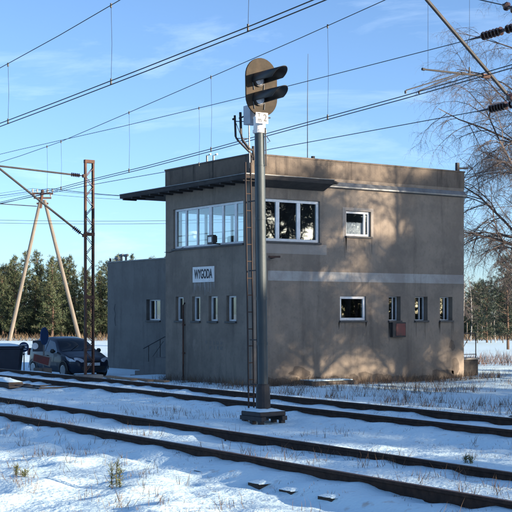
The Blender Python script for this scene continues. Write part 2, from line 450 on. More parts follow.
def add_track(yc, label):
    t = thing('railway_track', label, 'railway track', (-30, yc, 0))
    for s in (-1, 1):
        prof = [(yc + s * 0.75 + a, b) for a, b in rail_profile()]
        mb = MB()
        xs = [-260, -120, -60, -40, -25, -10, 0, 20, 60]
        k = len(prof)
        vs = [(x, u, v) for x in xs for u, v in prof]
        fs, ms = [], []
        for i in range(len(xs) - 1):
            for j in range(k):
                fs.append((i * k + j, i * k + (j + 1) % k, (i + 1) * k + (j + 1) % k, (i + 1) * k + j)); ms.append(1 if j == 6 else 0)
        mb.v, mb.f, mb.m = vs, fs, ms
        build(mb, 'rail', [M_rail, M_railtop], t)
    sl = MB()
    sl.box(-0.12, 0.12, -1.28, 1.28, -0.14, 0.012)
    for s in (-1, 1):
        for q in (-1, 1):
            sl.box(-0.09, 0.09, s * 0.75 + q * 0.075 - 0.03, s * 0.75 + q * 0.075 + 0.03, 0.012, 0.035, 1)
            sl.tube([(0, s * 0.75 + q * 0.095, 0.03), (0, s * 0.75 + q * 0.095, 0.085)], 0.016, 6, 1)
    first = None; cap_me = None
    x = -58.0
    while x < -3:
        if first is None:
            first = build(sl, 'sleeper', [M_sleeper, M_clip], t, local=True, bevel=0.008); so = first
        else:
            so = first.copy(); col.objects.link(so)
        so.location = (x + 30, rng.uniform(-0.07, 0.02), (rng.uniform(-0.035, -0.015) if rng.random() < 0.6 else -0.075) - (0.06 if yc == Y2 else 0.0)); so.rotation_euler = (rng.uniform(-0.016, -0.004), 0, rng.uniform(-0.03, 0.03))
        if yc == Y1 and rng.random() < 0.93:
            if cap_me is None: cap_me = build(mound(-0.15, 0.15, -1.29, -0.75, 0.010, 0.032, 8, 6), 'snow_layer', M_snowcap, so, smooth=True, local=True)
            else:
                cc = cap_me.copy(); col.objects.link(cc); cc.parent = so
        x += 0.62
    return t
add_track(Y1, 'nearer railway track of rusty rails half buried in snow')
add_track(Y2, 'farther railway track of rusty rails just before the building')

# snow lying on sleeper ends that poke out on the camera side of the near track
# ---------------------------------------------------------------- signal box building
BX, BY, BL, BYD, BZ, TOPZ = -30.34, 20.19, -35.45, 28.66, -0.30, 6.61
tower = thing('signal_box', 'two-storey grey-brown rendered signal box with flat roof beside the tracks', 'building', (BX, BY, BZ))
def wall_panel(axis, c, inward, a0, a1, z0, z1, holes, depth=0.24, skin=0.30):
    """Wall sheet in the plane axis=c with real openings and reveals; inward = +-1 along the axis."""
    mb = MB()
    us = sorted({a0, a1, *[h[0] for h in holes], *[h[1] for h in holes]})
    zs = sorted({z0, z1, *[h[2] for h in holes], *[h[3] for h in holes]})
    def P(u, z, d): return (c + inward * d, u, z) if axis == 'x' else (u, c + inward * d, z)
    for i in range(len(us) - 1):
        for j in range(len(zs) - 1):
            um, zm = (us[i] + us[i + 1]) / 2, (zs[j] + zs[j + 1]) / 2
            if any(h[0] < um < h[1] and h[2] < zm < h[3] for h in holes): continue
            for d in (0, skin):
                mb.add([P(us[i], zs[j], d), P(us[i + 1], zs[j], d), P(us[i + 1], zs[j + 1], d), P(us[i], zs[j + 1], d)], [(0, 1, 2, 3)], 1 if d else 0)
    for h in holes:
        u0, u1, w0, w1 = h
        for (A, B) in (((u0, w0), (u1, w0)), ((u1, w0), (u1, w1)), ((u1, w1), (u0, w1)), ((u0, w1), (u0, w0))):
            mb.add([P(*A, 0), P(*B, 0), P(*B, skin), P(*A, skin)], [(0, 1, 2, 3)], 0)
    # ends and top
    for (A, B) in (((a0, z0), (a1, z0)), ((a1, z0), (a1, z1)), ((a1, z1), (a0, z1)), ((a0, z1), (a0, z0))):
        mb.add([P(*A, 0), P(*B, 0), P(*B, skin), P(*A, skin)], [(0, 1, 2, 3)], 0)
    return mb
def rect_y(p0, p1, y):     # pixel corners (left-top, right-bottom) -> hole on a y plane
    a, b = on_y(*p0, y), on_y(*p1, y); return [min(a.x, b.x), max(a.x, b.x), min(a.z, b.z), max(a.z, b.z)]
def rect_x(p0, p1, x):
    a, b = on_x(*p0, x), on_x(*p1, x); return [min(a.y, b.y), max(a.y, b.y), min(a.z, b.z), max(a.z, b.z)]

PARZ = on_x(300, 176, BX).z          # where the parapet begins behind the canopy
# openings
a, b = on_y(173.2, 230, BY), on_y(243.3, 222, BY)
zt = on_y(243, 200.0, BY).z; zb = on_y(243, 243.2, BY).z
W_front = [a.x, b.x, zb, zt]
slitsF = [rect_y((175.6, 297.0), (183.4, 321.5), BY), rect_y((192.0, 296.5), (200.2, 321.2), BY),
          rect_y((208.6, 296.0), (217.6, 321.0), BY), rect_y((226.4, 295.4), (236.2, 320.8), BY)]
zt0, zb0 = np.mean([s[3] for s in slitsF]), np.mean([s[2] for s in slitsF])
for s in slitsF: s[2], s[3] = zb0, zt0
a, b = on_x(262.5, 220, BX), on_x(320, 222, BX)
W_side = [a.y, b.y, on_x(319, 243, BX).z, on_x(319, 201.3, BX).z]
W_up = rect_x((346, 210.5), (371, 237), BX)
W_low = rect_x((340, 296), (366, 320.5), BX)
slitsR = [rect_x((388.8, 296.5), (400.6, 321), BX), rect_x((415, 296.5), (427.6, 320.5), BX), rect_x((440, 296.8), (452.4, 320), BX)]
zt0, zb0 = np.mean([s[3] for s in slitsR]), np.mean([s[2] for s in slitsR])
for s in slitsR: s[2], s[3] = zb0, zt0
W_back = [BY + 0.45, BY + 3.6, W_front[2], W_front[3]]
build(wall_panel('y', BY, 1, BL, BX, BZ, PARZ, [W_front] + slitsF), 'front_wall', [M_wall, M_inside], tower)
build(wall_panel('x', BX, -1, BY + 0.30, BYD, BZ, PARZ, [W_side, W_up, W_low] + slitsR), 'side_wall', [M_wall, M_inside], tower)
# the corner of the side wall carries the front wall's end face: cover strip so that the render runs round the corner
build(wall_panel('x', BL, 1, BY + 0.30, BYD, BZ, PARZ, [W_back]), 'end_wall', [M_wall, M_inside], tower)
build(MB().box(BL + 0.3, BX - 0.3, BYD - 0.3, BYD, BZ, PARZ), 'rear_wall', M_wall, tower)
fl = W_front[2] - 0.85
build(MB().box(BL + 0.3, BX - 0.3, BY + 0.3, BYD - 0.3, fl - 0.2, fl), 'upper_floor', M_inside, tower)
build(MB().box(BL + 0.3, BX - 0.3, BY + 4.4, BY + 4.55, fl + 0.002, PARZ - 0.22), 'partition', M_inside, tower)
build(MB().box(BL + 0.3, BX - 0.3, BY + 0.3, BYD - 0.3, PARZ - 0.2, PARZ - 0.002), 'roof_slab', M_inside, tower)
# parapet ring and coping
pz1 = TOPZ - 0.05
pb = MB()
e = 0.012
pb.box(BL - e, BX + e, BY - e, BY + 0.22, PARZ, pz1)
pb.box(BX - 0.22, BX + e, BY + 0.22, BYD - 0.22, PARZ, pz1)
pb.box(BL - e, BL + 0.22, BY + 0.22, BYD - 0.22, PARZ, pz1)
pb.box(BL - e, BX + e, BYD - 0.22, BYD + e, PARZ, pz1)
build(pb, 'parapet', M_parapet, tower)
cp = MB(); q = 0.035
cp.box(BL - q, BX + q, BY - q, BY + 0.25, pz1, TOPZ); cp.box(BX - 0.25, BX + q, BY + 0.25, BYD - 0.25, pz1, TOPZ)
cp.box(BL - q, BL + 0.25, BY + 0.25, BYD - 0.25, pz1, TOPZ); cp.box(BL - q, BX + q, BYD - 0.25, BYD + q, pz1, TOPZ)
build(cp, 'parapet_coping', M_parapet, tower, bevel=0.01)
build(MB().box(BL + 0.22, BX - 0.22, BY + 0.22, BYD - 0.22, PARZ + 0.002, PARZ + 0.12), 'roof_snow', M_snowcap, tower)
# cornice on the side wall, from the end of the canopy to the far corner
cz0, cz1 = on_x(400, 193.2, BX).z, on_x(400, 187.0, BX).z
yc0 = on_x(322, 190, BX).y
build(MB().prism([(BX + 0.013, cz0), (BX + 0.10, cz0 + 0.03), (BX + 0.10, cz0 + 0.07), (BX + 0.04, cz1), (BX + 0.013, cz1)], 'y', yc0, BYD + 0.02), 'cornice', M_flash, tower)
# canopy, wraps front, left end and part of the side
cx0, cx1 = BL - 2.2, BX + 0.5
cy0 = BY - 0.55
cyr = on_x(340, 181, cx1).y
ctz = on_x(262, 174.8, cx1).z
can = MB()
can.box(cx0, cx1, cy0, BY - 0.013, ctz - 0.13, ctz)                    # over the front windows
can.box(cx0, BL - 0.013, BY - 0.013, BY + 3.4, ctz - 0.13, ctz)        # over the end
can.prism([(BX + 0.013, ctz - 0.30), (cx1 - 0.02, ctz - 0.13), (cx1, ctz - 0.13), (cx1, ctz), (BX + 0.013, ctz)], 'y', BY - 0.013, cyr - 0.25)
canopy = build(can, 'canopy', M_canopy, tower, bevel=0.012)
build(MB().add([(BX + 0.013, cyr - 0.25, ctz - 0.05), (cx1, cyr - 0.25, ctz - 0.05), (BX + 0.1, cyr + 0.25, ctz - 0.05),
                (BX + 0.013, cyr - 0.25, ctz - 0.002), (cx1, cyr - 0.25, ctz - 0.002), (BX + 0.1, cyr + 0.25, ctz - 0.002)],
               [(0, 1, 2), (3, 5, 4), (0, 3, 4, 1), (1, 4, 5, 2), (2, 5, 3, 0)]), 'torn_roofing_felt', M_canopy, canopy)
fe = MB()
fe.box(cx0 - 0.01, cx1 + 0.012, cy0 - 0.012, cy0 + 0.12, ctz + 0.001, ctz + 0.022)
fe.box(cx1 - 0.12, cx1 + 0.012, cy0 + 0.12, cyr - 0.2, ctz + 0.001, ctz + 0.022)
build(fe, 'edge_flashing', M_flash, canopy)
for k in range(13):
    x = cx0 + 0.2 + k * (cx1 - cx0 - 0.4) / 12
    build(MB().box(x - 0.04, x + 0.04, cy0 + 0.03, BY - 0.014, ctz - 0.19, ctz - 0.131), 'rafter', M_canopy, canopy)

def window(name, axis, c, inward, rect, mull, parent, frame=0.06, inset=0.14, sill=True, label=None, panes=True, sub=None):
    """mull: fractions of the width where upright bars stand (fraction, width)."""
    u0, u1, z0, z1 = rect
    def bx(mb, ua, ub, za, zb_, d0, d1, m=0):
        lo, hi = sorted((c + inward * d0, c + inward * d1))
        if axis == 'x': mb.box(lo, hi, ua, ub, za, zb_, m)
        else: mb.box(ua, ub, lo, hi, za, zb_, m)
    fr = MB(); d0, d1 = inset, inset + 0.07
    g = 0.004
    bx(fr, u0 + g, u1 - g, z0 + g, z0 + frame, d0, d1); bx(fr, u0 + g, u1 - g, z1 - frame, z1 - g, d0, d1)
    bx(fr, u0 + g, u0 + frame, z0 + frame, z1 - frame, d0, d1); bx(fr, u1 - frame, u1 - g, z0 + frame, z1 - frame, d0, d1)
    edges = [u0 + frame]
    for f, w in mull:
        m = u0 + f * (u1 - u0)
        bx(fr, m - w / 2, m + w / 2, z0 + frame, z1 - frame, d0 + 0.003, d1 - 0.003); edges += [m - w / 2, m + w / 2]
    edges.append(u1 - frame)
    wo = build(fr, name, M_frame, parent, bevel=0.006)
    if label: wo['label'] = label
    if panes:
        for i in range(0, len(edges), 2):
            p = MB(); bx(p, edges[i], edges[i + 1], z0 + frame, z1 - frame, d0 + 0.03, d0 + 0.036)
            build(p, 'pane', M_glass, wo)
    if sill:
        s = MB(); bx(s, u0 - 0.03, u1 + 0.03, z0 - 0.055, z0 + 0.003, -0.06, inset + 0.02)
        build(s, 'sill', M_sill, wo, bevel=0.006)
    return wo
def frac(pxs, z, lo, hi, onp, ax):
    return [((getattr(onp(p, 222, BY if ax == 'x' else BX), ax) - lo) / (hi - lo)) for p in pxs]
ff = frac([184.1, 195.3, 208.3, 220.8, 233.5], 0, W_front[0], W_front[1], on_y, 'x')
window('window', 'y', BY, 1, W_front, list(zip(ff, [0.09, 0.07, 0.16, 0.09, 0.12])), tower, frame=0.075, inset=0.07,
       label='wide upper window of six panes on the track side')
fs_ = frac([279.0, 300.0], 0, W_side[0], W_side[1], on_x, 'y')
window('window', 'x', BX, -1, W_side, list(zip(fs_, [0.13, 0.13])), tower, frame=0.09, inset=0.07, label='wide upper window of three dark panes')
w = window('window', 'x', BX, -1, W_up, [(0.80, 0.07)], tower, frame=0.075, inset=0.08, label='small upper window with a net curtain')
cu = MB(); seg = 26
for i in range(seg):
    ya, yb = W_up[0] + 0.09 + (W_up[1] - W_up[0] - 0.3) * i / seg, W_up[0] + 0.09 + (W_up[1] - W_up[0] - 0.3) * (i + 1) / seg
    xa, xb = BX - 0.165 - 0.012 * (i % 2), BX - 0.165 - 0.012 * ((i + 1) % 2)
    zt_ = W_up[2] + 0.42
    cu.add([(xa, ya, W_up[2] + 0.08), (xb, yb, W_up[2] + 0.08), (xb, yb, zt_ + 0.02 * (i % 3)), (xa, ya, zt_ + 0.02 * ((i + 1) % 3))], [(0, 1, 2, 3)])
build(cu, 'curtain', M_curtain, w)
window('window', 'x', BX, -1, W_low, [], tower, frame=0.085, inset=0.05, label='small square ground-floor window')
for s in slitsF: window('window', 'y', BY, 1, s, [], tower, frame=0.055, inset=0.10)
for s in slitsR: window('window', 'x', BX, -1, s, [(0.66, 0.03)], tower, frame=0.03, inset=0.19)
window('window', 'x', BL, 1, W_back, [(0.33, 0.09), (0.66, 0.09)], tower, frame=0.07, inset=0.07)
# pale paint surrounds round the small upper window
def band(name, rect, m, t=0.004):
    build(MB().box(BX + 0.0005, BX + t, rect[0], rect[1], rect[2], rect[3]), name, m, tower)
u = W_up
sur = MB()
for (a0, a1, z0, z1) in ((u[0] - 0.13, u[0], u[2] - 0.02, u[3] + 0.10), (u[1], u[1] + 0.10, u[2] - 0.02, u[3] + 0.10), (u[0], u[1], u[3], u[3] + 0.10)):
    sur.box(BX + 0.0005, BX + 0.004, a0, a1, z0, z1)
build(sur, 'patched_surround', M_patch, tower)
ba, bb = on_x(300, 271.3, BX).z, on_x(300, 281.0, BX).z
band('painted_band', (on_x(268, 275, BX).y, BYD, bb, ba), M_band)
band('patched_render_strip', (W_side[0] + 0.1, W_side[1] + 0.25, W_side[2] - 0.36, W_side[2] - 0.058), M_patch)
# drips under the name board, name board, lettering
NB = rect_y((193.4, 266.8), (214.8, 282.2), BY)
NB[2], NB[3] = on_y(204, 282.2, BY).z, on_y(204, 266.6, BY).z
nb = build(MB().box(NB[0], NB[1], BY - 0.03, BY - 0.001, NB[2], NB[3]), 'name_board', M_white, tower, bevel=0.004)
nb['label'] = 'white name board lettered in black'
tx = text_mesh('WYGODA', 'lettering', 0.46, ((NB[0] + NB[1]) / 2, BY - 0.033, (NB[2] + NB[3]) / 2), ROT_FRONT, M_letter, nb, bold=0.012)
wid = max(v.co.x for v in tx.data.vertices) - min(v.co.x for v in tx.data.vertices)
hgt = max(v.co.z for v in tx.data.vertices) - min(v.co.z for v in tx.data.vertices)
kx, kz = (NB[1] - NB[0]) * 0.84 / wid, (NB[3] - NB[2]) * 0.62 / hgt
ctr = Vector(((NB[0] + NB[1]) / 2, 0, (NB[2] + NB[3]) / 2)) - ORG[tower.name]
for v in tx.data.vertices:
    v.co.x = ctr.x + (v.co.x - ctr.x) * kx; v.co.z = ctr.z + (v.co.z - ctr.z) * kz
dr = MB()
for k in range(15):
    x = NB[0] + 0.03 + (NB[1] - NB[0] - 0.06) * (k + rng.uniform(-0.3, 0.3)) / 14
    wv, hh = rng.uniform(0.012, 0.035), rng.uniform(0.10, 0.42)
    dr.add([(x - wv, BY - 0.003, NB[2]), (x + wv, BY - 0.003, NB[2]), (x + wv * 0.3, BY - 0.003, NB[2] - hh), (x - wv * 0.3, BY - 0.003, NB[2] - hh)], [(0, 1, 2, 3)])
build(dr, 'paint_drips', M_drip, tower)
# faded stencil marks low on the front wall (too worn to read)
st = MB(); s0 = on_y(205.5, 345, BY); s1 = on_y(222.5, 345, BY)
for r_ in range(2):
    z = s0.z + 0.03 - 0.16 * r_
    x = s0.x + 0.25 * r_
    while x < s1.x:
        wv = rng.uniform(0.03, 0.07)
        st.box(x, x + wv * 0.4, BY - 0.003, BY - 0.0005, z, z + 0.11)
        if rng.random() < 0.6: st.box(x + wv * 0.4, x + wv, BY - 0.003, BY - 0.0005, z + rng.choice([0.0, 0.045, 0.09]), z + rng.choice([0.025, 0.07, 0.11]) + 0.002)
        x += wv + rng.choice([0.03, 0.03, 0.12])
tag(build(st, 'stencil_mark', M_stencil, tower), kind='stuff')
# drainpipe
dp0 = on_y(184.6, 304, BY); xd = dp0.x
dp = MB().tube([(xd, BY - 0.055, BZ), (xd, BY - 0.055, dp0.z - 0.05), (xd + 0.02, BY - 0.02, dp0.z + 0.02), (xd + 0.02, BY + 0.05, dp0.z + 0.04)], 0.028, 8)
for z in (0.6, 1.5): dp.box(xd - 0.05, xd + 0.05, BY - 0.07, BY, z, z + 0.04)
build(dp, 'drainpipe', M_rust, tower, smooth=False)
# cable along the left part of the front wall
c0, c1 = on_y(168, 252, BY), on_y(184, 247.5, BY)
build(MB().tube([c0 + Vector((-0.2, -0.02, 0)), c0 + Vector((0.1, -0.02, -0.02)), c1 + Vector((0, -0.02, 0))], 0.01, 5), 'cable', M_dark, tower)
# floodlight hung under the wide window
fp = on_y(212.5, 240, BY - 0.25)
flo = MB().bar((fp.x + 0.05, BY, fp.z - 0.12), (fp.x + 0.02, BY - 0.22, fp.z - 0.10), 0.04, 0.04)
flo.box(fp.x - 0.17, fp.x + 0.17, BY - 0.34, BY - 0.22, fp.z - 0.13, fp.z + 0.15)
for k in range(5): flo.box(fp.x - 0.15 + k * 0.07, fp.x - 0.13 + k * 0.07, BY - 0.219, BY - 0.17, fp.z - 0.08, fp.z + 0.12)
fo = build(flo, 'floodlight', M_black, tower, bevel=0.008)
build(MB().box(fp.x - 0.10, fp.x + 0.10, BY - 0.349, BY - 0.341, fp.z - 0.07, fp.z + 0.09), 'lens', M_lamp, fo)
# meter box below the first slit, bracket under the side window
mbx = rect_x((390, 322.3), (403.2, 337), BX)
bo = build(MB().box(BX, BX + 0.14, *mbx), 'meter_box', M_dark, tower, bevel=0.01)
build(MB().box(BX + 0.141, BX + 0.152, mbx[0] + 0.13, mbx[1] - 0.03, mbx[2] + 0.05, mbx[3] - 0.04), 'door', M_red, bo, bevel=0.004)
bk = on_x(271, 258, BX)
build(MB().bar((BX, bk.y, bk.z), (BX + 0.28, bk.y - 0.05, bk.z + 0.02), 0.05, 0.05).bar((BX + 0.25, bk.y - 0.25, bk.z + 0.02), (BX + 0.25, bk.y + 0.15, bk.z + 0.03), 0.05, 0.06), 'bracket', M_rust, tower)
# antenna and small vents on the roof
an = on_x(307.5, 152, BX - 0.3)
ant = MB().tube([(BX - 0.3, an.y, PARZ), (BX - 0.3, an.y, on_x(308.5, 100, BX - 0.3).z), (BX - 0.3, an.y + 0.02, on_x(309.5, 54, BX - 0.3).z)], [0.016, 0.011, 0.006], 6)
build(ant, 'antenna', M_dark, tower)
vp = on_x(313, 152, BX - 0.3)
build(MB().tube([(BX - 0.3, vp.y, PARZ), (BX - 0.3, vp.y, TOPZ + 0.04)], 0.04, 8).tube([(BX - 0.3, vp.y, TOPZ + 0.03), (BX - 0.3, vp.y, TOPZ + 0.11)], 0.06, 8), 'vent', M_dark, tower)
for px in (207, 213.5):
    v0 = on_y(px, 158, BY + 0.5)
    build(MB().tube([(v0.x, BY + 0.5, PARZ), (v0.x, BY + 0.5, v0.z + 0.08), (v0.x + 0.22, BY + 0.5, v0.z + 0.10)], 0.035, 6), 'vent_pipe', M_flash, tower)
bp = on_x(461, 166, BX - 0.1)
build(MB().box(BX - 0.15, BX - 0.05, BYD - 0.25, BYD - 0.15, TOPZ, TOPZ + 0.28).bar((BX - 0.1, BYD - 0.2, TOPZ + 0.1), (BX - 0.1, BYD + 0.25, TOPZ + 0.12), 0.05, 0.05), 'wire_bracket', M_dark, tower)
build(MB().bar((BX - 0.1, BYD, TOPZ - 0.78), (BX - 0.1, BYD + 0.2, TOPZ - 0.78), 0.06, 0.08), 'bracket', M_dark, tower)
# ragged plinth where the render has come off
pl = MB(); y = BY + 0.35
while y < BYD - 0.1:
    wv = rng.uniform(0.25, 0.6); h = rng.uniform(0.10, 0.34)
    pl.add([(BX + 0.003, y, BZ), (BX + 0.003, min(y + wv, BYD), BZ), (BX + 0.003, min(y + wv, BYD), BZ + h * rng.uniform(0.7, 1)), (BX + 0.003, y + wv * 0.5, BZ + h * 1.1), (BX + 0.003, y, BZ + h)], [(0, 1, 2, 3, 4)])
    y += wv
build(pl, 'damp_plinth', M_parapet, tower)
st_ = MB()
for (u0, u1, z0, z1) in [W_side, W_up, W_low] + slitsR:
    for k in range(rng.randint(4, 7)):
        yy = rng.choice([u0, u1]) + rng.uniform(-0.06, 0.06) if rng.random() < 0.6 else rng.uniform(u0, u1)
        wv, hh = rng.uniform(0.012, 0.04), rng.uniform(0.15, 0.7); zz = z0 - 0.05
        st_.add([(BX + 0.0025, yy - wv, zz), (BX + 0.0025, yy + wv, zz), (BX + 0.0025, yy + wv * 0.7, zz - hh * 0.6), (BX + 0.0025, yy + wv * 0.1, zz - hh), (BX + 0.0025, yy - wv * 0.8, zz - hh * 0.5)], [(0, 1, 2, 3, 4)])
tag(build(st_, 'rain_stain', M_stain, tower), kind='stuff')
def blotch(px, py, r, m, name, sq=1.0):
    c_ = on_x(px, py, BX); n_ = 22; ph = rng.uniform(0, 6)
    vs_ = [(BX + 0.003, c_.y + r * sq * math.cos(t_) * (1 + 0.25 * math.sin(3 * t_ + ph) + rng.uniform(-0.14, 0.14)), c_.z + r * math.sin(t_) * (1 + 0.25 * math.sin(2 * t_ + ph) + rng.uniform(-0.14, 0.14))) for t_ in np.linspace(0, 2 * math.pi, n_, endpoint=False)]
    build(MB().add(vs_, [tuple(range(n_))]), name, m, tower)
blotch(452, 345, 0.16, M_parapet, 'lost_render', 0.8)
blotch(300, 372, 0.16, M_parapet, 'lost_render', 2.2); blotch(455, 366, 0.34, M_parapet, 'lost_render', 0.45)
# hairline cracks running from window corners
for (px, py, dx, dy) in ((367, 296, 9, -18), (321, 243, 6, 24), (400, 322, -3, 30), (428, 321, 8, 26), (440, 297, -6, -14)):
    p_ = [on_x(px + dx * f + rng.uniform(-1.2, 1.2), py + dy * f, BX) for f in np.linspace(0, 1, 7)]
    cm = MB().add([(BX + 0.002, p.y - 0.004, p.z) for p in p_] + [(BX + 0.002, p.y + 0.004 * (1 - i / 7), p.z) for i, p in enumerate(p_)], [(i, i + 1, i + 8, i + 7) for i in range(6)])
    build(cm, 'wall_crack', M_stain, tower)
# concrete landing with railing at the far end of the side wall
lx0, lx1, ly0, ly1 = -31.9, -30.75, BYD, BYD + 1.05
lz = on_y(470, 358.5, BYD + 0.3).z
land = thing('concrete_landing', 'dark concrete landing with iron railing behind the right building corner', 'landing', ((lx0 + lx1) / 2, BYD, BZ))
build(MB().box(lx0, lx1, ly0 + 0.003, ly1, BZ, lz - 0.06), 'block', M_canopy, land, bevel=0.02)
build(MB().box(lx0 - 0.02, lx1 + 0.04, ly0 + 0.003, ly1 + 0.04, lz - 0.058, lz), 'slab', M_conc, land, bevel=0.015)
rz1 = lz + 0.83
rl = MB()
for yy in (ly0 + 0.08, ly1 - 0.04): rl.tube([(lx1 - 0.08, yy, lz), (lx1 - 0.08, yy, rz1)], 0.018, 6)
rl.tube([(lx1 - 0.08, ly0 + 0.08, rz1), (lx1 - 0.08, ly1 - 0.04, rz1)], 0.02, 6).tube([(lx1 - 0.08, ly0 + 0.08, lz + 0.12), (lx1 - 0.08, ly1 - 0.04, lz + 0.12)], 0.014, 6)
rl.tube([(lx1 - 0.08, ly0 + 0.25, lz + 0.12), (lx1 - 0.08, ly1 - 0.25, rz1)], 0.010, 6)
build(rl, 'railing', M_dark, land)

# ---------------------------------------------------------------- annex
AY = 24.6
AX0 = on_y(107.6, 330, AY).x; ATZ = on_y(108, 263.0, AY).z
AZ = -0.55
annex = thing('annex_building', 'low plain grey rendered annex with one small window beyond the signal box', 'building', (AX0, AY, AZ))
W_ann = rect_y((146.3, 299.5), (160.3, 320.5), AY)
build(wall_panel('y', AY, 1, AX0, BL - 0.003, AZ, ATZ, [W_ann]), 'front_wall', [M_annex, M_inside], annex)
build(MB().box(AX0, AX0 + 0.3, AY + 0.3, AY + 5, AZ, ATZ), 'end_wall', M_annex, annex)
build(MB().box(AX0 + 0.3, BL - 0.003, AY + 4.7, AY + 5, AZ, ATZ), 'rear_wall', M_annex, annex)
build(MB().box(AX0 - 0.03, BL - 0.003, AY - 0.03, AY + 5.03, ATZ + 0.001, ATZ + 0.05), 'roof', M_flash, annex)
window('window', 'y', AY, 1, W_ann, [(0.42, 0.06)], annex, frame=0.06, inset=0.16)
# lower coat of render, 4 mm proud, with its edge showing as a line
zl = on_y(130, 337, AY).z
build(MB().box(AX0 + 0.02, BL - 0.02, AY - 0.006, AY - 0.0005, AZ, zl), 'lower_render_coat', M_annex, annex)
ck = MB(); cpx = [(115.2, 304), (114.6, 309), (115.6, 314), (115.0, 319), (115.6, 326)]
pts = [on_y(x, y, AY) for x, y in cpx]
ck.add([(p.x - (0.02 + 0.05 * (i % 2)), AY - 0.002, p.z) for i, p in enumerate(pts)] + [(p.x + 0.03, AY - 0.002, p.z) for p in pts],
       [(i, i + 1, i + 6, i + 5) for i in range(4)])
build(ck, 'wall_crack', M_dark, annex)
for px, h in ((110.3, 0.22), (117, 0.18), (121.5, 0.30), (126, 0.28)):
    v0 = on_y(px, 262, AY + 0.8)
    o = MB().tube([(v0.x, AY + 0.8, ATZ + 0.05), (v0.x, AY + 0.8, ATZ + 0.05 + h)], 0.05, 8)
    if px > 115: o.tube([(v0.x - 0.16, AY + 0.8, ATZ + 0.06 + h), (v0.x + 0.16, AY + 0.8, ATZ + 0.07 + h)], 0.06, 8)
    build(o, 'roof_vent', M_flash if px > 115 else M_dark, annex)
# steps to the hidden end door
sy0, sy1 = 21.4, 23.0
stp = thing('entrance_steps', 'concrete entrance steps with iron handrail in the corner by the annex', 'steps', (-39, sy0, -0.55))
for k in range(5):
    x0 = -40.2 + k * 0.36
    build(MB().box(x0, (x0 + 0.359) if k < 4 else BL - 0.003, sy0, sy1, -0.6, -0.36 + k * 0.17), 'step', M_annex, stp, bevel=0.012)
hr = MB()
hA, hB = on_y(143.5, 348.5, sy1 - 0.05), on_y(164.5, 336.8, sy1 - 0.05)
hr.tube([hA, hB, hB + Vector((2.0, 0, 0.03))], 0.02, 6)
for f in (0.25, 0.8):
    p = hA.lerp(hB, f); hr.tube([p, (p.x, p.y, -0.4)], 0.014, 6)
hr.tube([hA.lerp(hB, 0.45) + Vector((0, 0, -0.5)), hA.lerp(hB, 0.95) + Vector((0, 0, -0.15))], 0.01, 6)
build(hr, 'handrail', M_dark, stp)
# well cover at the foot of the side wall
wc0, wc1 = on_x(303, 379, BX + 0.5), on_x(349, 379, BX + 0.5)
well = thing('well_cover', 'low concrete well cover with snow at the foot of the side wall', 'well cover', (BX + 0.5, (wc0.y + wc1.y) / 2, BZ))
build(MB().box(BX + 0.06, BX + 0.95, wc0.y, wc1.y, BZ - 0.1, BZ + 0.17), 'kerb', M_parapet, well, bevel=0.03)
build(MB().box(BX + 0.16, BX + 0.85, wc0.y + 0.12, wc1.y - 0.12, BZ + 0.171, BZ + 0.20), 'snow_layer', M_snowcap, well, bevel=0.015)

# ---------------------------------------------------------------- railway signal
sx, sy = -17.95, 12.12
sig = thing('railway_signal', 'tall railway light signal on a dark steel pole with ladder between the tracks', 'signal', (sx, sy, 0))
zA = lambda py: on_x(261, py, sx).z
ptop = zA(133)
build(MB().tube([(sx, sy, 0.2), (sx, sy, ptop)], 0.088, 20).tube([(sx, sy, zA(166)), (sx, sy, zA(165))], 0.094, 20), 'pole', M_pole, sig, smooth=False)
for py in (220, 300, 345): build(MB().tube([(sx, sy, zA(py)), (sx, sy, zA(py) + 0.05)], 0.096, 20), 'pole_clamp', M_pole, sig)
build(MB().lathe((sx, sy, 0.22), (sx, sy, 0.66), [(0, 0.128), (0.1, 0.132), (0.6, 0.126), (0.85, 0.122), (0.95, 0.112), (1, 0.095)], 16), 'socket', M_dark, sig, smooth=False)
bs = MB()
bs.box(sx - 0.30, sx + 0.30, sy - 0.27, sy + 0.27, 0.11, 0.19)
base = build(bs, 'base_plate', M_dark, sig, bevel=0.015)
for j in (-1, 1):
    bl = MB().box(sx - 0.34, sx + 0.34, sy + j * 0.22 - 0.05, sy + j * 0.22 + 0.05, 0.035, 0.109)
    for i in (-1, 0, 1): bl.box(sx + i * 0.25 - 0.04, sx + i * 0.25 + 0.04, sy + j * 0.22 - 0.04, sy + j * 0.22 + 0.04, -0.15, 0.036)
    build(bl, 'base_beam', M_dark, sig)
build(mound(sx - 0.29, sx + 0.29, sy - 0.26, sy + 0.26, 0.191, 0.05), 'snow_layer', M_snowcap, base, smooth=True)
# white neck with number plate
build(MB().tube([(sx, sy, ptop - 0.01), (sx, sy, zA(117))], 0.105, 20).tube([(sx, sy, ptop), (sx, sy, ptop + 0.05)], 0.12, 20), 'neck', M_white, sig)
px_ = sx + 0.14 + 0.045
plate_r = [on_x(256.5, 120, px_).y, on_x(268.5, 120, px_).y, on_x(262, 123.3, px_).z, on_x(262, 112.6, px_).z]
plate = build(MB().box(px_, px_ + 0.008, *plate_r), 'number_plate', M_white, sig)
plate['label'] = 'white plate lettered Tm2'
pc_y, pc_z, ph = (plate_r[0] + plate_r[1]) / 2, (plate_r[2] + plate_r[3]) / 2, plate_r[3] - plate_r[2]
pw = plate_r[1] - plate_r[0]
def plate_text(t, dy, dz, size, sx_=1.0):
    text_mesh(t, 'lettering', size, (px_ + 0.010, pc_y + dy * pw, pc_z + dz * ph), ROT_SIDE, M_letter, plate, sx=sx_, extrude=0.001, bold=0.0035)
plate_text('T', -0.24, 0.24, ph * 0.50, 1.15)
plate_text('m', -0.20, -0.20, ph * 0.62, 0.95)
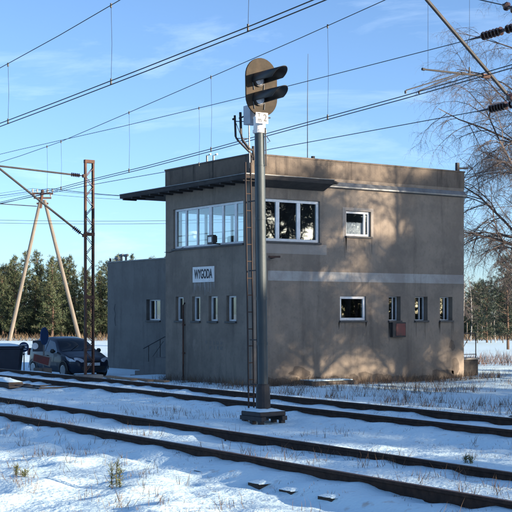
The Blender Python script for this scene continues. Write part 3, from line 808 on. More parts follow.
plate_text('2', 0.26, 0.0, ph * 0.95, 0.85)
# back board: stadium-shaped plate facing +x
hx = sx + 0.14
hw = 0.325
tz, bz_ = on_x(262, 58.3, hx).z, on_x(262, 116.5, hx).z
hyc = (on_x(246.2, 88, hx).y + on_x(277.3, 88, hx).y) / 2
hw = (on_x(277.3, 88, hx).y - on_x(246.2, 88, hx).y) / 2
prof = []
for k in range(17):
    t = math.pi * k / 16; prof.append((hyc + hw * math.cos(t), tz - hw + hw * math.sin(t)))
for k in range(17):
    t = math.pi + math.pi * k / 16; prof.append((hyc + hw * math.cos(t), bz_ + hw + hw * math.sin(t)))
build(MB().prism(prof, 'x', hx, hx + 0.035), 'back_board', M_head, sig, bevel=0.006)
build(MB().box(hx - 0.13, hx - 0.002, hyc - 0.17, hyc + 0.2, bz_ + 0.14, tz - 0.14), 'lamp_housing', M_dark, sig, bevel=0.03)
build(MB().box(sx - 0.36, sx - 0.14, sy - 0.10, sy + 0.10, on_x(252, 124, sx - 0.2).z, on_x(252, 105, sx - 0.2).z), 'junction_cabinet', M_cabinet, sig, bevel=0.01)
for (lpy, lpx) in ((80.5, 259.6), (99.5, 259.8)):
    lc = on_x(lpx, lpy, hx + 0.035)
    hd = MB(); rr, ll, n = 0.138, 0.80, 22
    ang0, ang1 = R(-18), R(198)
    vs, fs = [], []
    for layer, rad in ((0, rr), (1, rr - 0.008)):
        for i in range(n + 1):
            t = ang0 + (ang1 - ang0) * i / n
            tt = (1 + math.sin(t)) / 2
            L = ll * (0.40 + 0.60 * tt ** 0.6)
            for xx in (0, 0.5, 1.0):
                vs.append((hx + 0.035 + L * xx, lc.y + rad * math.cos(t) * (1 - 0.10 * xx), lc.z + rad * math.sin(t) * (1 - 0.10 * xx)))
    m_ = (n + 1) * 3
    for layer in (0, 1):
        for i in range(n):
            for k in range(2):
                b0 = layer * m_ + i * 3 + k; fs.append((b0, b0 + 1, b0 + 4, b0 + 3))
    for i in range(n): fs.append((i * 3 + 2, m_ + i * 3 + 2, m_ + i * 3 + 5, i * 3 + 5))
    for i in (0, n):
        for k in range(2): fs.append((i * 3 + k, i * 3 + k + 1, m_ + i * 3 + k + 1, m_ + i * 3 + k))
    hd.add(vs, fs)
    ho = build(hd, 'hood', M_black, sig, smooth=True)
    lamp = build(MB().tube([(hx + 0.036, lc.y, lc.z), (hx + 0.075, lc.y, lc.z)], [0.112, 0.112], 20), 'lamp', M_dark, sig)
    build(MB().lathe((hx + 0.075, lc.y, lc.z), (hx + 0.11, lc.y, lc.z), [(0, 0.088), (0.4, 0.08), (0.8, 0.05), (1.0, 0.012)], 20), 'lens', M_lamp, lamp, smooth=True)
    bw = MB()
    for i in (-1, 1): bw.tube([(hx + 0.04, lc.y + i * 0.12, lc.z - 0.02), (hx + 0.05, lc.y + i * 0.10, lc.z - 0.17)], 0.008, 5)
    build(bw, 'bracket_wire', M_flash, lamp)
# ladder with guard rails on the back of the pole
lx = sx - 0.38
ladder = MB(); l0, l1 = 0.22, zA(160)
for i in (-1, 1): ladder.bar((lx, sy + i * 0.055 + 0.0, l0), (lx, sy + i * 0.055 + 0.0, l1), 0.035, 0.014)
lad = build(ladder, 'ladder', M_ladder, sig)
k = 0; z = l0 + 0.2
first = None
while z < l1 - 0.05:
    if first is None:
        first = build(MB().tube([(lx, sy - 0.055, 0), (lx, sy + 0.055, 0)], 0.010, 6), 'rung', M_ladder, lad); ro = first
    else: ro = first.copy(); col.objects.link(ro)
    ro.location.z = z; z += 0.3
stn = MB()
for py in (200, 270, 340, 385): stn.bar((lx, sy, zA(py)), (sx - 0.07, sy, zA(py)), 0.03, 0.02)
build(stn, 'ladder_stay', M_dark, sig)
def sp(px, py, off=-0.45, dy=0): return on_x(px, py, sx + off) + Vector((0, dy, 0))
gr = MB()
gr.tube([sp(235.6, 115), sp(236.2, 136), sp(238, 139.5), sp(250, 152), sp(252.5, 157)], 0.020, 8)
gr.tube([sp(241.2, 112), sp(241.6, 132), sp(243, 140), sp(250, 149), sp(254, 150)], 0.024, 8)
for py in (121, 138): gr.tube([sp(236, py), sp(249, py + 0.5)], 0.008, 5)
gr.tube([sp(233.5, 119), sp(236, 118)], 0.02, 6).tube([sp(240, 118), sp(247, 115.5)], 0.016, 6)
gr.tube([sp(236, 121), sp(241, 134)], 0.006, 5)
gr.tube([sp(253.5, 146), sp(254, 160)], 0.024, 8)
build(gr, 'guard_rail', M_dark, sig, smooth=True)
gd = MB().tube([sp(249.6, 118), sp(249.8, 168)], 0.014, 6)
build(gd, 'ladder_upright', M_flash, sig)
br = MB().tube([sp(266, 128, 0.12), sp(266.4, 166, 0.12)], 0.012, 6).tube([sp(267, 136, 0.12), sp(270.5, 141.5, 0.12), sp(268, 142.5, 0.12)], 0.008, 5).tube([sp(268.5, 118, 0.12), sp(271, 118, 0.12)], 0.012, 6)
build(br, 'conduit', M_dark, sig)
# the whole signal leans slightly
from mathutils import Quaternion
sig.rotation_euler = Quaternion((SN, -CS, 0), 0.0135).to_euler()
sig.location = (sx + CS * 0.058, sy + SN * 0.058, 0)
cab = MB().tube([(sx - 0.11, sy - 0.04, 0.2), (sx - 0.10, sy - 0.03, zA(160))], 0.016, 6)
build(cab, 'cable', M_dark, sig)

# ---------------------------------------------------------------- catenary masts
MYM = 17.05
def insulator(mb, p0, p1, r=0.065, n=5, m=0):
    p0, p1 = Vector(p0), Vector(p1)
    prof = [(0, r * 0.35)]
    for k in range(n):
        c = (k + 0.5) / n
        prof += [(c - 0.32 / n, r * 0.4), (c - 0.05 / n, r), (c + 0.12 / n, r), (c + 0.3 / n, r * 0.4)]
    prof.append((1, r * 0.35))
    mb.lathe(p0, p1, prof, 10, m)
def lattice_mast(x, ymid, ztop, label, parent_name='catenary_mast'):
    t = thing(parent_name, label, 'catenary mast', (x, ymid, -0.2))
    for s in (-1, 1):
        y = ymid + s * 0.125
        lg = MB()
        # channel section, open towards the inside
        lg.box(x - 0.045, x + 0.045, y + s * 0.028, y + s * 0.036, -0.3, ztop)
        for q in (-1, 1): lg.box(x + q * 0.045 - 0.004, x + q * 0.045 + 0.004, y - 0.022 if s > 0 else y - 0.0279, y + 0.0279 if s > 0 else y + 0.022, -0.3, ztop)
        build(lg, 'leg', M_rust, t)
    lc_ = MB()
    for q in (-1, 1):
        z = 0.1; sgn = 1
        while z < ztop - 0.3:
            lc_.bar((x + q * 0.054, ymid - sgn * 0.13, z), (x + q * 0.054, ymid + sgn * 0.13, z + 0.30), 0.006, 0.02)
            z += 0.30; sgn = -sgn
    build(lc_, 'lattice_bracing', M_rust, t)
    for z in (ztop - 0.10, ztop - 2.35, ztop - 4.3): build(MB().box(x - 0.060, x + 0.060, ymid - 0.163, ymid + 0.163, z, z + 0.10), 'batten_plate', M_rust, t)
    build(MB().box(x - 0.3, x + 0.3, ymid - 0.35, ymid + 0.35, -0.5, 0.0), 'footing', M_conc, t, bevel=0.03)
    return t
def cantilever(t, x, ymid, zs, zd, tip, ys, side=-1):
    """top stay from height zs, diagonal strut from zd, meeting near the messenger wire at tip=(y,z)."""
    ya = ymid - 0.20
    a_, b_ = Vector((x, ya, zs)), Vector((x, ya, zd))
    tp = Vector((x, tip[0], tip[1]))
    d1 = (tp - a_).normalized(); d2 = (tp - b_).normalized()
    i1, i2 = MB(), MB()
    insulator(i1, a_ + d1 * 0.12, a_ + d1 * 0.42); insulator(i2, b_ + d2 * 0.12, b_ + d2 * 0.42)
    i1.tube([a_, a_ + d1 * 0.13], 0.018, 6); i2.tube([b_, b_ + d2 * 0.13], 0.018, 6)
    build(i1, 'insulator', M_ins, t); build(i2, 'insulator', M_ins, t)
    build(MB().tube([a_ + d1 * 0.40, tp], 0.028, 8), 'stay_tube', M_tube, t)
    build(MB().tube([b_ + d2 * 0.40, tp + d2 * 0.25], 0.034, 8), 'strut_tube', M_tube, t)
    for z in (zs, zd): build(MB().box(x - 0.05, x + 0.05, ya - 0.02, ymid - 0.164, z - 0.05, z + 0.05), 'bracket', M_rust, t)
    return b_, d2, tp
# mast standing left of the building
mp_ = on_y(89.2, 300, MYM)
mxl = mp_.x
zt_l = on_y(89, 160, MYM).z
zs_l, zd_l = on_y(83, 176, MYM - 0.2).z, on_y(83, 235.5, MYM - 0.2).z
tA = lattice_mast(mxl, MYM, zt_l, 'rusty lattice catenary mast in front of the parked car')
tipz = on_x(-4, 164.3, mxl)
bA, dA, tpA = cantilever(tA, mxl, MYM, zs_l, zd_l, (Y2 - 0.1, zs_l + 0.13), 0)
# register arm reaching the contact wires
ra = on_x(37, 206.3, mxl); rb = on_x(-12, 203, mxl)
build(MB().tube([ra, rb], 0.014, 6), 'register_arm', M_dark, tA)
# right-hand mast (outside the picture) whose cantilever and steady arm reach in
mxr = -16.2
tB = lattice_mast(mxr, MYM, 8.4, 'lattice catenary mast at the right edge with slanted cantilever and steady arm')
p_lo, p_hi = on_x(506, 93, mxr), on_x(427, 0, mxr)
dirc = (p_hi - p_lo).normalized()
k_hi = (Y2 - 0.15 - p_lo.y) / dirc.y
k_lo = (MYM - 0.2 - p_lo.y) / dirc.y
tp = p_lo + dirc * k_hi; bt = p_lo + dirc * k_lo
build(MB().tube([p_lo, tp], 0.034, 10), 'strut_tube', M_tube, tB)
i2 = MB(); insulator(i2, p_lo - dirc * 0.02, bt - dirc * 0.03, r=0.075, n=4); build(i2, 'insulator', M_ins, tB)
build(MB().tube([(mxr, MYM - 0.19, 7.9), tp], 0.026, 8), 'stay_tube', M_tube, tB)
sa0, sa1 = on_x(423, 69.2, mxr), on_x(487, 76.5, mxr)
build(MB().tube([sa0, sa1], [0.016, 0.021], 8).tube([sa0 + Vector((0, -0.02, 0)), sa0 + Vector((0, 0.03, 0))], 0.026, 8), 'steady_tube', M_tube, tB)
jt = MB(); jt.tube([sa1 + Vector((0, -0.12, 0.0)), sa1 + Vector((0, 0.05, 0))], 0.045, 8); jp = on_x(463, 73.6, mxr)
build(jt, 'clamp', M_rust, tB)
arm = MB(); e1, e2 = on_x(405.5, 91.8, mxr), on_x(419, 92.0, mxr)
arm.tube([jp + Vector((0, 0.02, 0)), jp + Vector((0, -0.08, -0.01)), e1 + Vector((0, 0.02, 0.03)), e1], 0.011, 6)
arm.tube([jp, jp + Vector((0, -0.05, -0.02)), e2 + Vector((0, 0.02, 0.03)), e2], 0.011, 6)
arm.tube([e1 + Vector((0, 0, 0.02)), e1 + Vector((0, 0, -0.03))], 0.018, 6).tube([e2 + Vector((0, 0, 0.02)), e2 + Vector((0, 0, -0.03))], 0.018, 6)
arm.tube([jp + Vector((0, 0.05, 0.0)), jp + Vector((0, -0.05, 0))], 0.03, 6)
build(arm, 'steady_arm', M_dark, tB)
hg = MB()
h0 = on_x(428, 68.5, mxr); hg.tube([h0, p_lo + dirc * ((h0.y - p_lo.y) / dirc.y)], 0.004, 4)
build(hg, 'hanger_wire', M_wire, tB); hg = MB()
h1 = on_x(469.5, 75, mxr); hg.tube([h1, (mxr, h1.y, 7.75)], 0.004, 4).tube([h1, h1 + Vector((0, 0, 0.14))], 0.014, 6)
build(hg, 'hanger_wire', M_wire, tB)

# ---------------------------------------------------------------- overhead lines
def wire_from(pixels, y, x0=-190, x1=20):
    pts = sorted([on_y(px, py, y) for px, py in pixels], key=lambda p: p.x)
    xs = [p.x for p in pts]; zs = [p.z for p in pts]
    def z(x):
        if x <= xs[0]: return zs[0] + 0.0 * (x - xs[0])
        if x >= xs[-1]:
            s = (zs[-1] - zs[-2]) / (xs[-1] - xs[-2]); return zs[-1] + s * min(x - xs[-1], 3)
        for i in range(len(xs) - 1):
            if x <= xs[i + 1]:
                f = (x - xs[i]) / (xs[i + 1] - xs[i]); return zs[i] + (zs[i + 1] - zs[i]) * f
    return z
def add_wire(zf, y, parent, name, x0=-190, x1=20, r=0.0085, dy=0.0, dz=0.0, n=70):
    xs = np.linspace(x0, x1, n)
    build(MB().tube([(x, y + dy, zf(x) + dz) for x in xs], r, 5), name, M_wire, parent)
def droppers(parent, y, items, zm, zc):
    for px, py in items:
        x = on_y(px, py, y).x
        d = MB().tube([(x, y, zc(x) - 0.03), (x + 0.01, y + 0.012, (zc(x) + zm(x)) / 2), (x, y, zm(x) + 0.02)], 0.0036, 4)
        d.tube([(x, y, zc(x) - 0.04), (x, y, zc(x) + 0.06)], 0.016, 6).tube([(x, y, zm(x) - 0.04), (x, y, zm(x) + 0.03)], 0.016, 6)
        build(d, 'dropper', M_wire, parent)
# line over the near track
L1 = thing('overhead_line', 'pair of contact wires with upper wire crossing the top left corner', 'overhead line', (-20, Y1, 0), group=None)
c1 = wire_from([(0, 125), (120, 79), (256, 25.5), (318, 0)], Y1); m1 = wire_from([(0, 69), (60, 35), (120, 0)], Y1)
add_wire(c1, Y1, L1, 'contact_wire', dy=-0.03, dz=0.01); add_wire(c1, Y1, L1, 'contact_wire', dy=0.03, dz=-0.025)
add_wire(m1, Y1, L1, 'messenger_wire', r=0.007)
droppers(L1, Y1, [(8, 90), (111, 40), (248, 10)], m1, c1)
# line over the far track
L2 = thing('overhead_line', 'overhead line with many droppers running behind the signal head to the steady arm', 'overhead line', (-20, Y2, 0))
c2 = wire_from([(0, 203), (60, 189), (95, 179), (165, 162.5), (256, 137.5), (345, 113), (419, 93), (512, 66)], Y2)
m2 = wire_from([(0, 163), (60, 142), (128, 113), (211, 77), (255, 58), (330, 25), (386, 0), (430, -22)], Y2)
add_wire(c2, Y2, L2, 'contact_wire', dy=-0.03, dz=0.01); add_wire(c2, Y2, L2, 'contact_wire', dy=0.04, dz=-0.02)
add_wire(m2, Y2, L2, 'messenger_wire', x1=mxr + 16, r=0.0075)
droppers(L2, Y2, [(47, 160), (61, 160), (129, 140), (211, 110), (327.6, 70)], m2, c2)
# third line beyond the tracks, anchored to the right-hand mast
L3 = thing('overhead_line', 'upper and lower wire ending in brown insulators at the right edge', 'overhead line', (-30, MYM, 0))
YW = MYM - 0.05
m3 = wire_from([(0, 154), (120, 127), (245, 97), (285, 87), (484, 36)], YW); c3 = wire_from([(0, 203.5), (95, 184), (165, 172), (266, 150), (490, 109)], YW)
ix1 = on_y(482, 36, YW).x; ix2 = on_y(490, 108.5, YW).x
add_wire(m3, YW, L3, 'messenger_wire', x1=ix1); add_wire(c3, YW, L3, 'contact_wire', x1=ix2)
droppers(L3, YW, [(199, 130), (-30, 170)], m3, c3)
for (xx, zf, k) in ((ix1, m3, 1), (ix2, c3, 1)):
    ii = MB(); z0 = zf(xx); ze = z0 + 0.02
    xe = mxr - 0.1
    ii.tube([(xx - 0.35, YW, z0), (xx, YW, z0)], [0.012, 0.03], 6)
    L = xe - xx
    insulator(ii, (xx, YW, z0), (xx + L * 0.46, YW, z0 + 0.01), r=0.085, n=6); insulator(ii, (xx + L * 0.54, YW, z0 + 0.01), (xe, YW, ze), r=0.085, n=6)
    ii.tube([(xx + L * 0.44, YW, z0 + 0.01), (xx + L * 0.56, YW, z0 + 0.01)], 0.035, 6)
    build(ii, 'insulator', M_ins, L3)
# short anchor wire in the top right corner
L4 = thing('anchor_wire', 'short wire with a brown insulator in the top right corner', 'anchor wire', (-17, MYM - 0.05, 7.8))
q0, q1 = on_y(440, -9, YW), on_y(503, 5, YW)
xa = q1.x
wq = MB().tube([(q0.x - 14, YW, q0.z + 3.0), q0, q1], 0.010, 5); build(wq, 'wire', M_wire, L4)
ii = MB(); insulator(ii, q1, q1 + Vector((0.75, 0, -0.35)), r=0.085, n=4); build(ii, 'insulator', M_ins, L4)

# ---------------------------------------------------------------- A-frame telegraph pole and its wires
AD = 106.0
afl, afr, aft = at(9, 345, AD), at(80, 345, AD), at(42.5, 193.5, AD)
ap = thing('telegraph_pole', 'wooden A-shaped telegraph pole before the left forest edge', 'pole', ((afl.x + afr.x) / 2, (afl.y + afr.y) / 2, gbase(-90, 40)))
perp = Vector((SN, -CS, 0))
side = Vector((CS, SN, 0))
afl.z = afr.z = -0.6
tl, tr = at(40.5, 200, AD), at(44.5, 200, AD)
build(MB().tube([afl, afl.lerp(tl, 0.5), tl], [0.185, 0.165, 0.14], 10), 'leg', M_polewood, ap); build(MB().tube([afr, afr.lerp(tr, 0.5), tr], [0.185, 0.165, 0.14], 10), 'leg', M_polewood, ap)
tp_ = MB().tube([tl - Vector((0, 0, 0.7)), at(42.5, 190, AD)], 0.14, 8)
for py, w_ in ((193.5, 0.9), (198, 0.75), (203.5, 0.5)):
    c_ = at(42.5, py, AD); tp_.bar(c_ - side * w_, c_ + side * w_, 0.14, 0.14)
build(tp_, 'head_frame', M_rust, ap)
for py, xs_ in ((192.6, (-0.85, -0.45, 0.45, 0.85)), (197, (-0.7, 0.7))):
    for s in xs_:
        c_ = at(42.5, py, AD) + side * s
        build(MB().lathe(c_, c_ + Vector((0, 0, 0.35)), [(0, 0.03), (0.3, 0.07), (0.6, 0.085), (0.8, 0.05), (1, 0.02)], 8), 'insulator', M_conc, ap)
tw = thing('telegraph_wires', 'faint telegraph wires strung from the A-shaped pole behind the building', 'wires', (-88, 45, 8))
c_ = at(42.5, 192, AD)
for s, dz in ((-0.85, 0), (0.45, 0.0), (0.85, 0), (-0.7, -0.35)):
    a0 = c_ + side * s + Vector((0, 0, 0.3 + dz))
    b0 = at(520, 168 + s * 2, 70) + Vector((0, 0, 0))
    pts = [a0.lerp(b0, f) - Vector((0, 0, 1.2 * 4 * f * (1 - f))) for f in np.linspace(0, 1, 14)]
    build(MB().tube(pts, 0.013, 4), 'wire', M_wire, tw)
    b1 = a0 + (a0 - b0).normalized() * 50 + Vector((0, 0, 0.5))
    build(MB().tube([a0.lerp(b1, f) - Vector((0, 0, 1.0 * 4 * f * (1 - f))) for f in np.linspace(0, 1, 8)], 0.013, 4), 'wire', M_wire, tw)
for (pya, pyb, d) in ((221.5, 216, 75), (218.5, 213.5, 75)):
    a0, b0 = at(-60, pya, d), at(560, pyb - 14, d)
    build(MB().tube([a0.lerp(b0, f) - Vector((0, 0, 0.6 * 4 * f * (1 - f))) for f in np.linspace(0, 1, 14)], 0.011, 4), 'wire', M_wire, tw)

# ---------------------------------------------------------------- parked car
def make_car():
    cx, cy = spot(68, 46.8)
    g = -0.50
    car = thing('parked_car', 'dark blue hatchback parked left of the building behind the mast', 'car', (cx, cy, g), R(3))
    L = 3.85
    def ip(tab, x):
        for (x0, a), (x1, b) in zip(tab, tab[1:]):
            if x <= x1:
                f = (x - x0) / (x1 - x0); f = f * f * (3 - 2 * f) * 0.4 + f * 0.6; return a + (b - a) * f
        return tab[-1][1]
    ZT = [(0, 0.58), (0.06, 0.70), (0.25, 0.80), (0.95, 0.985), (1.72, 1.44), (2.2, 1.515), (3.1, 1.475), (3.6, 1.08), (3.78, 0.9), (3.85, 0.6)]
    WD = [(0, 0.56), (0.10, 0.70), (0.35, 0.80), (0.9, 0.85), (2.9, 0.855), (3.5, 0.80), (3.85, 0.66)]
    ZB = [(0, 0.30), (0.2, 0.20), (3.5, 0.22), (3.85, 0.34)]
    def ring(x):
        zt, w, zb = ip(ZT, x), ip(WD, x), ip(ZB, x)
        belt = min(zt - 0.07, 0.90 + 0.03 * (x - 1) )
        gh = max(0.0, zt - 0.09 - belt)
        return [(0.0, zb), (w * 0.86, zb), (w * 0.97, zb + 0.10), (w, 0.45), (w * 0.995, 0.58 if belt > 0.64 else (belt + 0.45) / 2), (w * 0.97, belt),
                (w * 0.955 - gh * 0.36, belt + gh * 0.93 + 0.02), (w * 0.90 - gh * 0.42, zt - 0.035), (w * 0.55 - gh * 0.2, zt - 0.008), (0.0, zt)]
    xs = [0, 0.03, 0.08, 0.15, 0.25, 0.4, 0.6, 0.8, 0.95, 1.1, 1.3, 1.5, 1.72, 1.9, 2.2, 2.5, 2.8, 3.1, 3.25, 3.4, 3.55, 3.68, 3.78, 3.83, 3.85]
    X = lambda x: L / 2 - x                     # front of the car points along +x
    mb = MB(); k = 10
    for s in (-1, 1):
        vs = [(X(x), s * y, z) for x in xs for y, z in ring(x)]
        fs = [(i * k + j, i * k + j + 1, (i + 1) * k + j + 1, (i + 1) * k + j) for i in range(len(xs) - 1) for j in range(k - 1)]
        fs += [tuple(range(k)), tuple((len(xs) - 1) * k + j for j in range(k))]
        mb.add(vs, fs)
    body = build(mb, 'body', M_car, car, smooth=True, local=True)
    md = body.modifiers.new('weld', 'WELD'); md.merge_threshold = 0.002
    def patch(name, m, x0, x1, seg, f0, f1, s, parent, n=8, off=0.008, x0t=None, x1t=None):
        """patch on the ring segment seg between fractions f0..f1, slanted ends allowed."""
        pm = MB(); vs = []
        for i in range(n + 1):
            for f in (f0, f1):
                tt = (f - f0) / max(1e-6, f1 - f0)
                xa = x0 + ((x0t if x0t is not None else x0) - x0) * tt; xb = x1 + ((x1t if x1t is not None else x1) - x1) * tt
                x = xa + (xb - xa) * i / n
                r_ = ring(x); (ya, za), (yb, zb) = r_[seg], r_[seg + 1]
                y, z = ya + (yb - ya) * f, za + (zb - za) * f
                ny, nz2 = (zb - za), -(yb - ya); ln = math.hypot(ny, nz2) or 1
                vs.append((X(x), s * (y + off * ny / ln), z + off * nz2 / ln))
        pm.add(vs, [(2 * i, 2 * i + 1, 2 * i + 3, 2 * i + 2) for i in range(n)])
        return build(pm, name, m, parent, smooth=True, local=True)
    for s in (-1, 1):
        patch('side_window', M_carglass, 1.18, 2.12, 5, 0.06, 0.95, s, car, x0t=1.62)
        patch('side_window', M_carglass, 2.2, 3.12, 5, 0.06, 0.95, s, car, x1t=2.98)
        door = patch('door', M_car, 1.2, 2.15, 3, 0.05, 0.95, s, car, off=0.004)
        hnd = MB().box(X(2.08), X(1.92), s * 0.865 - 0.015, s * 0.865 + 0.015, 0.80, 0.83); build(hnd, 'handle', M_car, door, local=True, bevel=0.006)
        mir = MB().lathe((X(1.32), s * 0.86, 0.98), (X(1.32), s * 1.06, 1.0), [(0, 0.03), (0.25, 0.05), (0.4, 0.085), (0.8, 0.08), (1, 0.03)], 10)
        build(mir, 'mirror', M_black, car, smooth=True, local=True)
        hl = MB(); n = 10
        # headlamp: almond patch wrapped round the front corner
        vs = []
        for i in range(n + 1):
            x = 0.10 + 0.52 * i / n; r_ = ring(x); w_ = math.sin(math.pi * (0.12 + 0.88 * i / n)) ** 0.7
            for f in (1.0 - 0.95 * w_ * 0.75, 0.98):
                ya, za = r_[4]; yb, zb = r_[5]
                vs.append((X(x) + 0.010, s * (ya + (yb - ya) * f + 0.010), za + (zb - za) * f + 0.004))
        hl.add(vs, [(2 * i, 2 * i + 1, 2 * i + 3, 2 * i + 2) for i in range(n)])
        # front-facing part
        vs = []
        for i in range(n + 1):
            a_ = i / n; y = 0.36 + 0.34 * a_
            xx = 0.045 + 0.10 * a_ ** 2
            h_ = 0.05 + 0.10 * math.sin(math.pi * (0.05 + 0.75 * a_))
            zc = 0.66 + 0.05 * a_
            vs += [(X(xx) + 0.035, s * y, zc - h_ * 0.6), (X(xx + 0.07) + 0.035, s * y, zc + h_ * 0.55)]
        hl.add(vs, [(2 * i, 2 * i + 1, 2 * i + 3, 2 * i + 2) for i in range(n)])
        build(hl, 'headlight', M_lamp, car, smooth=True, local=True)
        tl_ = MB().box(X(3.80), X(3.66), s * 0.70 - 0.07, s * 0.70 + 0.07, 0.78, 1.05); build(tl_, 'tail_light', M_red, car, local=True, bevel=0.02)
        for xw in (0.72, 3.12):
            wm = MB().lathe((X(xw), s * 0.66, 0.30), (X(xw), s * 0.86, 0.30), [(0, 0.22), (0.02, 0.27), (0.12, 0.30), (0.88, 0.30), (0.98, 0.275), (1, 0.2)], 24)
            wh = build(wm, 'wheel', M_rubber, car, smooth=False, local=True)
            rm = MB().lathe((X(xw), s * 0.855, 0.30), (X(xw), s * 0.868, 0.30), [(0, 0.195), (0.7, 0.195), (1, 0.17)], 24)
            build(rm, 'rim', M_alloy, wh, local=True)
            ar = MB(); n2 = 18; vs = []
            for i in range(n2 + 1):
                t = math.pi * i / n2
                for rr_ in (0.31, 0.365): vs.append((X(xw) + rr_ * math.cos(t), s * 0.862, 0.30 + rr_ * math.sin(t)))
            ar.add(vs, [(2 * i, 2 * i + 1, 2 * i + 3, 2 * i + 2) for i in range(n2)])
            build(ar, 'wheel_arch', M_black, car, local=True)
    # windscreen and rear screen on the top strips
    for nm, xa, xb in (('windscreen', 1.0, 1.70), ('rear_window', 3.17, 3.56)):
        wm = MB(); vs = []; n = 8
        for i in range(n + 1):
            x = xa + (xb - xa) * i / n; r_ = ring(x)
            y7, z7 = r_[7]; y8, z8 = r_[8]; z9 = r_[9][1]
            for yy, zz in ((-y7 * 0.97, z7 + 0.014), (-y8, z8 + 0.012), (0, z9 + 0.012), (y8, z8 + 0.012), (y7 * 0.97, z7 + 0.014)): vs.append((X(x) + (0.006 if xa < 2 else -0.006), yy, zz))
        wm.add(vs, [(i * 5 + j, i * 5 + j + 1, i * 5 + j + 6, i * 5 + j + 5) for i in range(n) for j in range(4)])
        build(wm, nm, M_carglass, car, smooth=True, local=True)
    gm = MB().box(X(0.0) - 0.01, X(0.0) + 0.025, -0.30, 0.30, 0.60, 0.67); build(gm, 'grille', M_black, car, local=True, bevel=0.01)
    bm_ = MB().box(X(0.02), X(0.0) + 0.03, -0.48, 0.48, 0.32, 0.45); build(bm_, 'bumper_intake', M_black, car, local=True, bevel=0.015)
    build(MB().box(X(0.0) + 0.03, X(0.0) + 0.045, -0.26, 0.26, 0.475, 0.585), 'licence_plate', M_white, car, local=True)
    build(MB().lathe((X(0) + 0.025, 0, 0.73), (X(0.04) + 0.045, 0, 0.735), [(0, 0.06), (1, 0.05)], 12), 'badge', M_alloy, car, local=True)
    wp = MB()
    for s in (-0.35, 0.1): wp.bar((X(1.02), s, 1.03), (X(1.28), s + 0.42, 1.20), 0.012, 0.012)
    build(wp, 'wiper', M_black, car, local=True)
make_car()

# ---------------------------------------------------------------- waste container, signs, point machine, planks
bxp, byp = spot(3, 45.5)
bin_ = thing('waste_container', 'dark wheeled waste container with snow on its lid at the left edge', 'waste container', (bxp, byp, -0.47), math.atan2(SN, CS) + R(4))
hb = 1.06
vs = []
for z, hw_, hd_ in ((0.16, 0.60, 0.42), (0.9, 0.68, 0.50), (hb, 0.70, 0.52)):
    vs += [(-hw_, -hd_, z), (hw_, -hd_, z), (hw_, hd_, z), (-hw_, hd_, z)]
bmb = MB().add(vs, [(3, 2, 1, 0), (8, 9, 10, 11)] + [(l * 4 + i, l * 4 + (i + 1) % 4, l * 4 + 4 + (i + 1) % 4, l * 4 + 4 + i) for l in range(2) for i in range(4)])
build(bmb, 'body', M_plastic, bin_, local=True, bevel=0.03)
lid = build(MB().prism([(-0.55, hb + 0.002), (0.55, hb + 0.002), (0.55, hb + 0.05), (0.3, hb + 0.13), (-0.3, hb + 0.13), (-0.55, hb + 0.05)], 'x', -0.74, 0.74), 'lid', M_plastic, bin_, local=True, bevel=0.02)
build(mound(-0.68, 0.66, -0.48, 0.48, hb + 0.10, 0.09, 12, 4), 'snow_layer', M_snowcap, lid, smooth=True, local=True)
for sx_ in (-1, 1):
    build(MB().bar((sx_ * 0.74, -0.25, 0.85), (sx_ * 0.74, 0.25, 0.85), 0.05, 0.05), 'lifting_pin', M_flash, bin_, local=True)
    for sy_ in (-1, 1):
        build(MB().tube([(sx_ * 0.45 - 0.03, sy_ * 0.3, 0.09), (sx_ * 0.45 + 0.03, sy_ * 0.3, 0.09)], 0.09, 14).bar((sx_ * 0.45, sy_ * 0.3, 0.09), (sx_ * 0.45, sy_ * 0.3, 0.2), 0.05, 0.08), 'wheel', M_rubber, bin_, local=True)

FACE = math.atan2(SN, CS)      # turns local -y towards the camera
sgx, sgy = spot(43.7, 42.0)
sign = thing('signpost', 'signpost with blue disc, dark box and slanted red board left of the car', 'sign', (sgx, sgy, gbase(sgx, sgy)), FACE)
gzs = gbase(sgx, sgy)
zpix = lambda py, d=42.0: CAMZ + d * (HOR - py) / F - gzs
xpix = lambda px, d=42.0: (px - 43.7) / F * d
build(MB().tube([(0, 0, -0.3), (0, 0, zpix(328))], 0.03, 8), 'post', M_flash, sign, local=True)
dz0 = zpix(336)
dm = MB().tube([(0.06, -0.012, dz0), (0.03, -0.045, dz0)], 0.32, 24)
disc = build(MB().lathe((0.02, -0.05, dz0), (0.045, -0.068, dz0), [(0, 0.30), (1, 0.30)], 24), 'round_sign', M_blue, sign, local=True)
Mr = Matrix.Rotation(R(20), 4, 'Z'); disc.data.transform(Matrix.Translation((0.03, -0.06, dz0)) @ Mr @ Matrix.Translation((-0.03, 0.06, -dz0)))
bxm = MB().box(xpix(32.6), xpix(43.2), -0.02, 0.16, zpix(351.5), zpix(340.5)); bx_ = build(bxm, 'box', M_plastic, sign, local=True, bevel=0.015)
build(MB().lathe((xpix(35.2), -0.022, zpix(346)), (xpix(35.2), -0.035, zpix(346)), [(0, 0.11), (1, 0.11)], 16), 'reflector', M_white, bx_, local=True)
t0, t1 = (xpix(34.0), zpix(353.4)), (xpix(52.0), zpix(357.2)); b0_, b1_ = (xpix(32.5), zpix(361.0)), (xpix(50.2), zpix(366.8))
wb = MB().prism([t0, t1, b1_, b0_], 'y', -0.07, -0.045); red = build(wb, 'red_board', M_conc, sign, local=True)
def inset(a, c, f=0.10): return (a[0] + (c[0] - a[0]) * f, a[1] + (c[1] - a[1]) * f)
build(MB().prism([inset(t0, b1_, 0.05), inset(t1, b0_, 0.10), inset(b1_, t0, 0.10), inset(b0_, t1, 0.05)], 'y', -0.078, -0.0705), 'red_field', M_red, red, local=True)
red['label'] = 'slanted red board with white border'
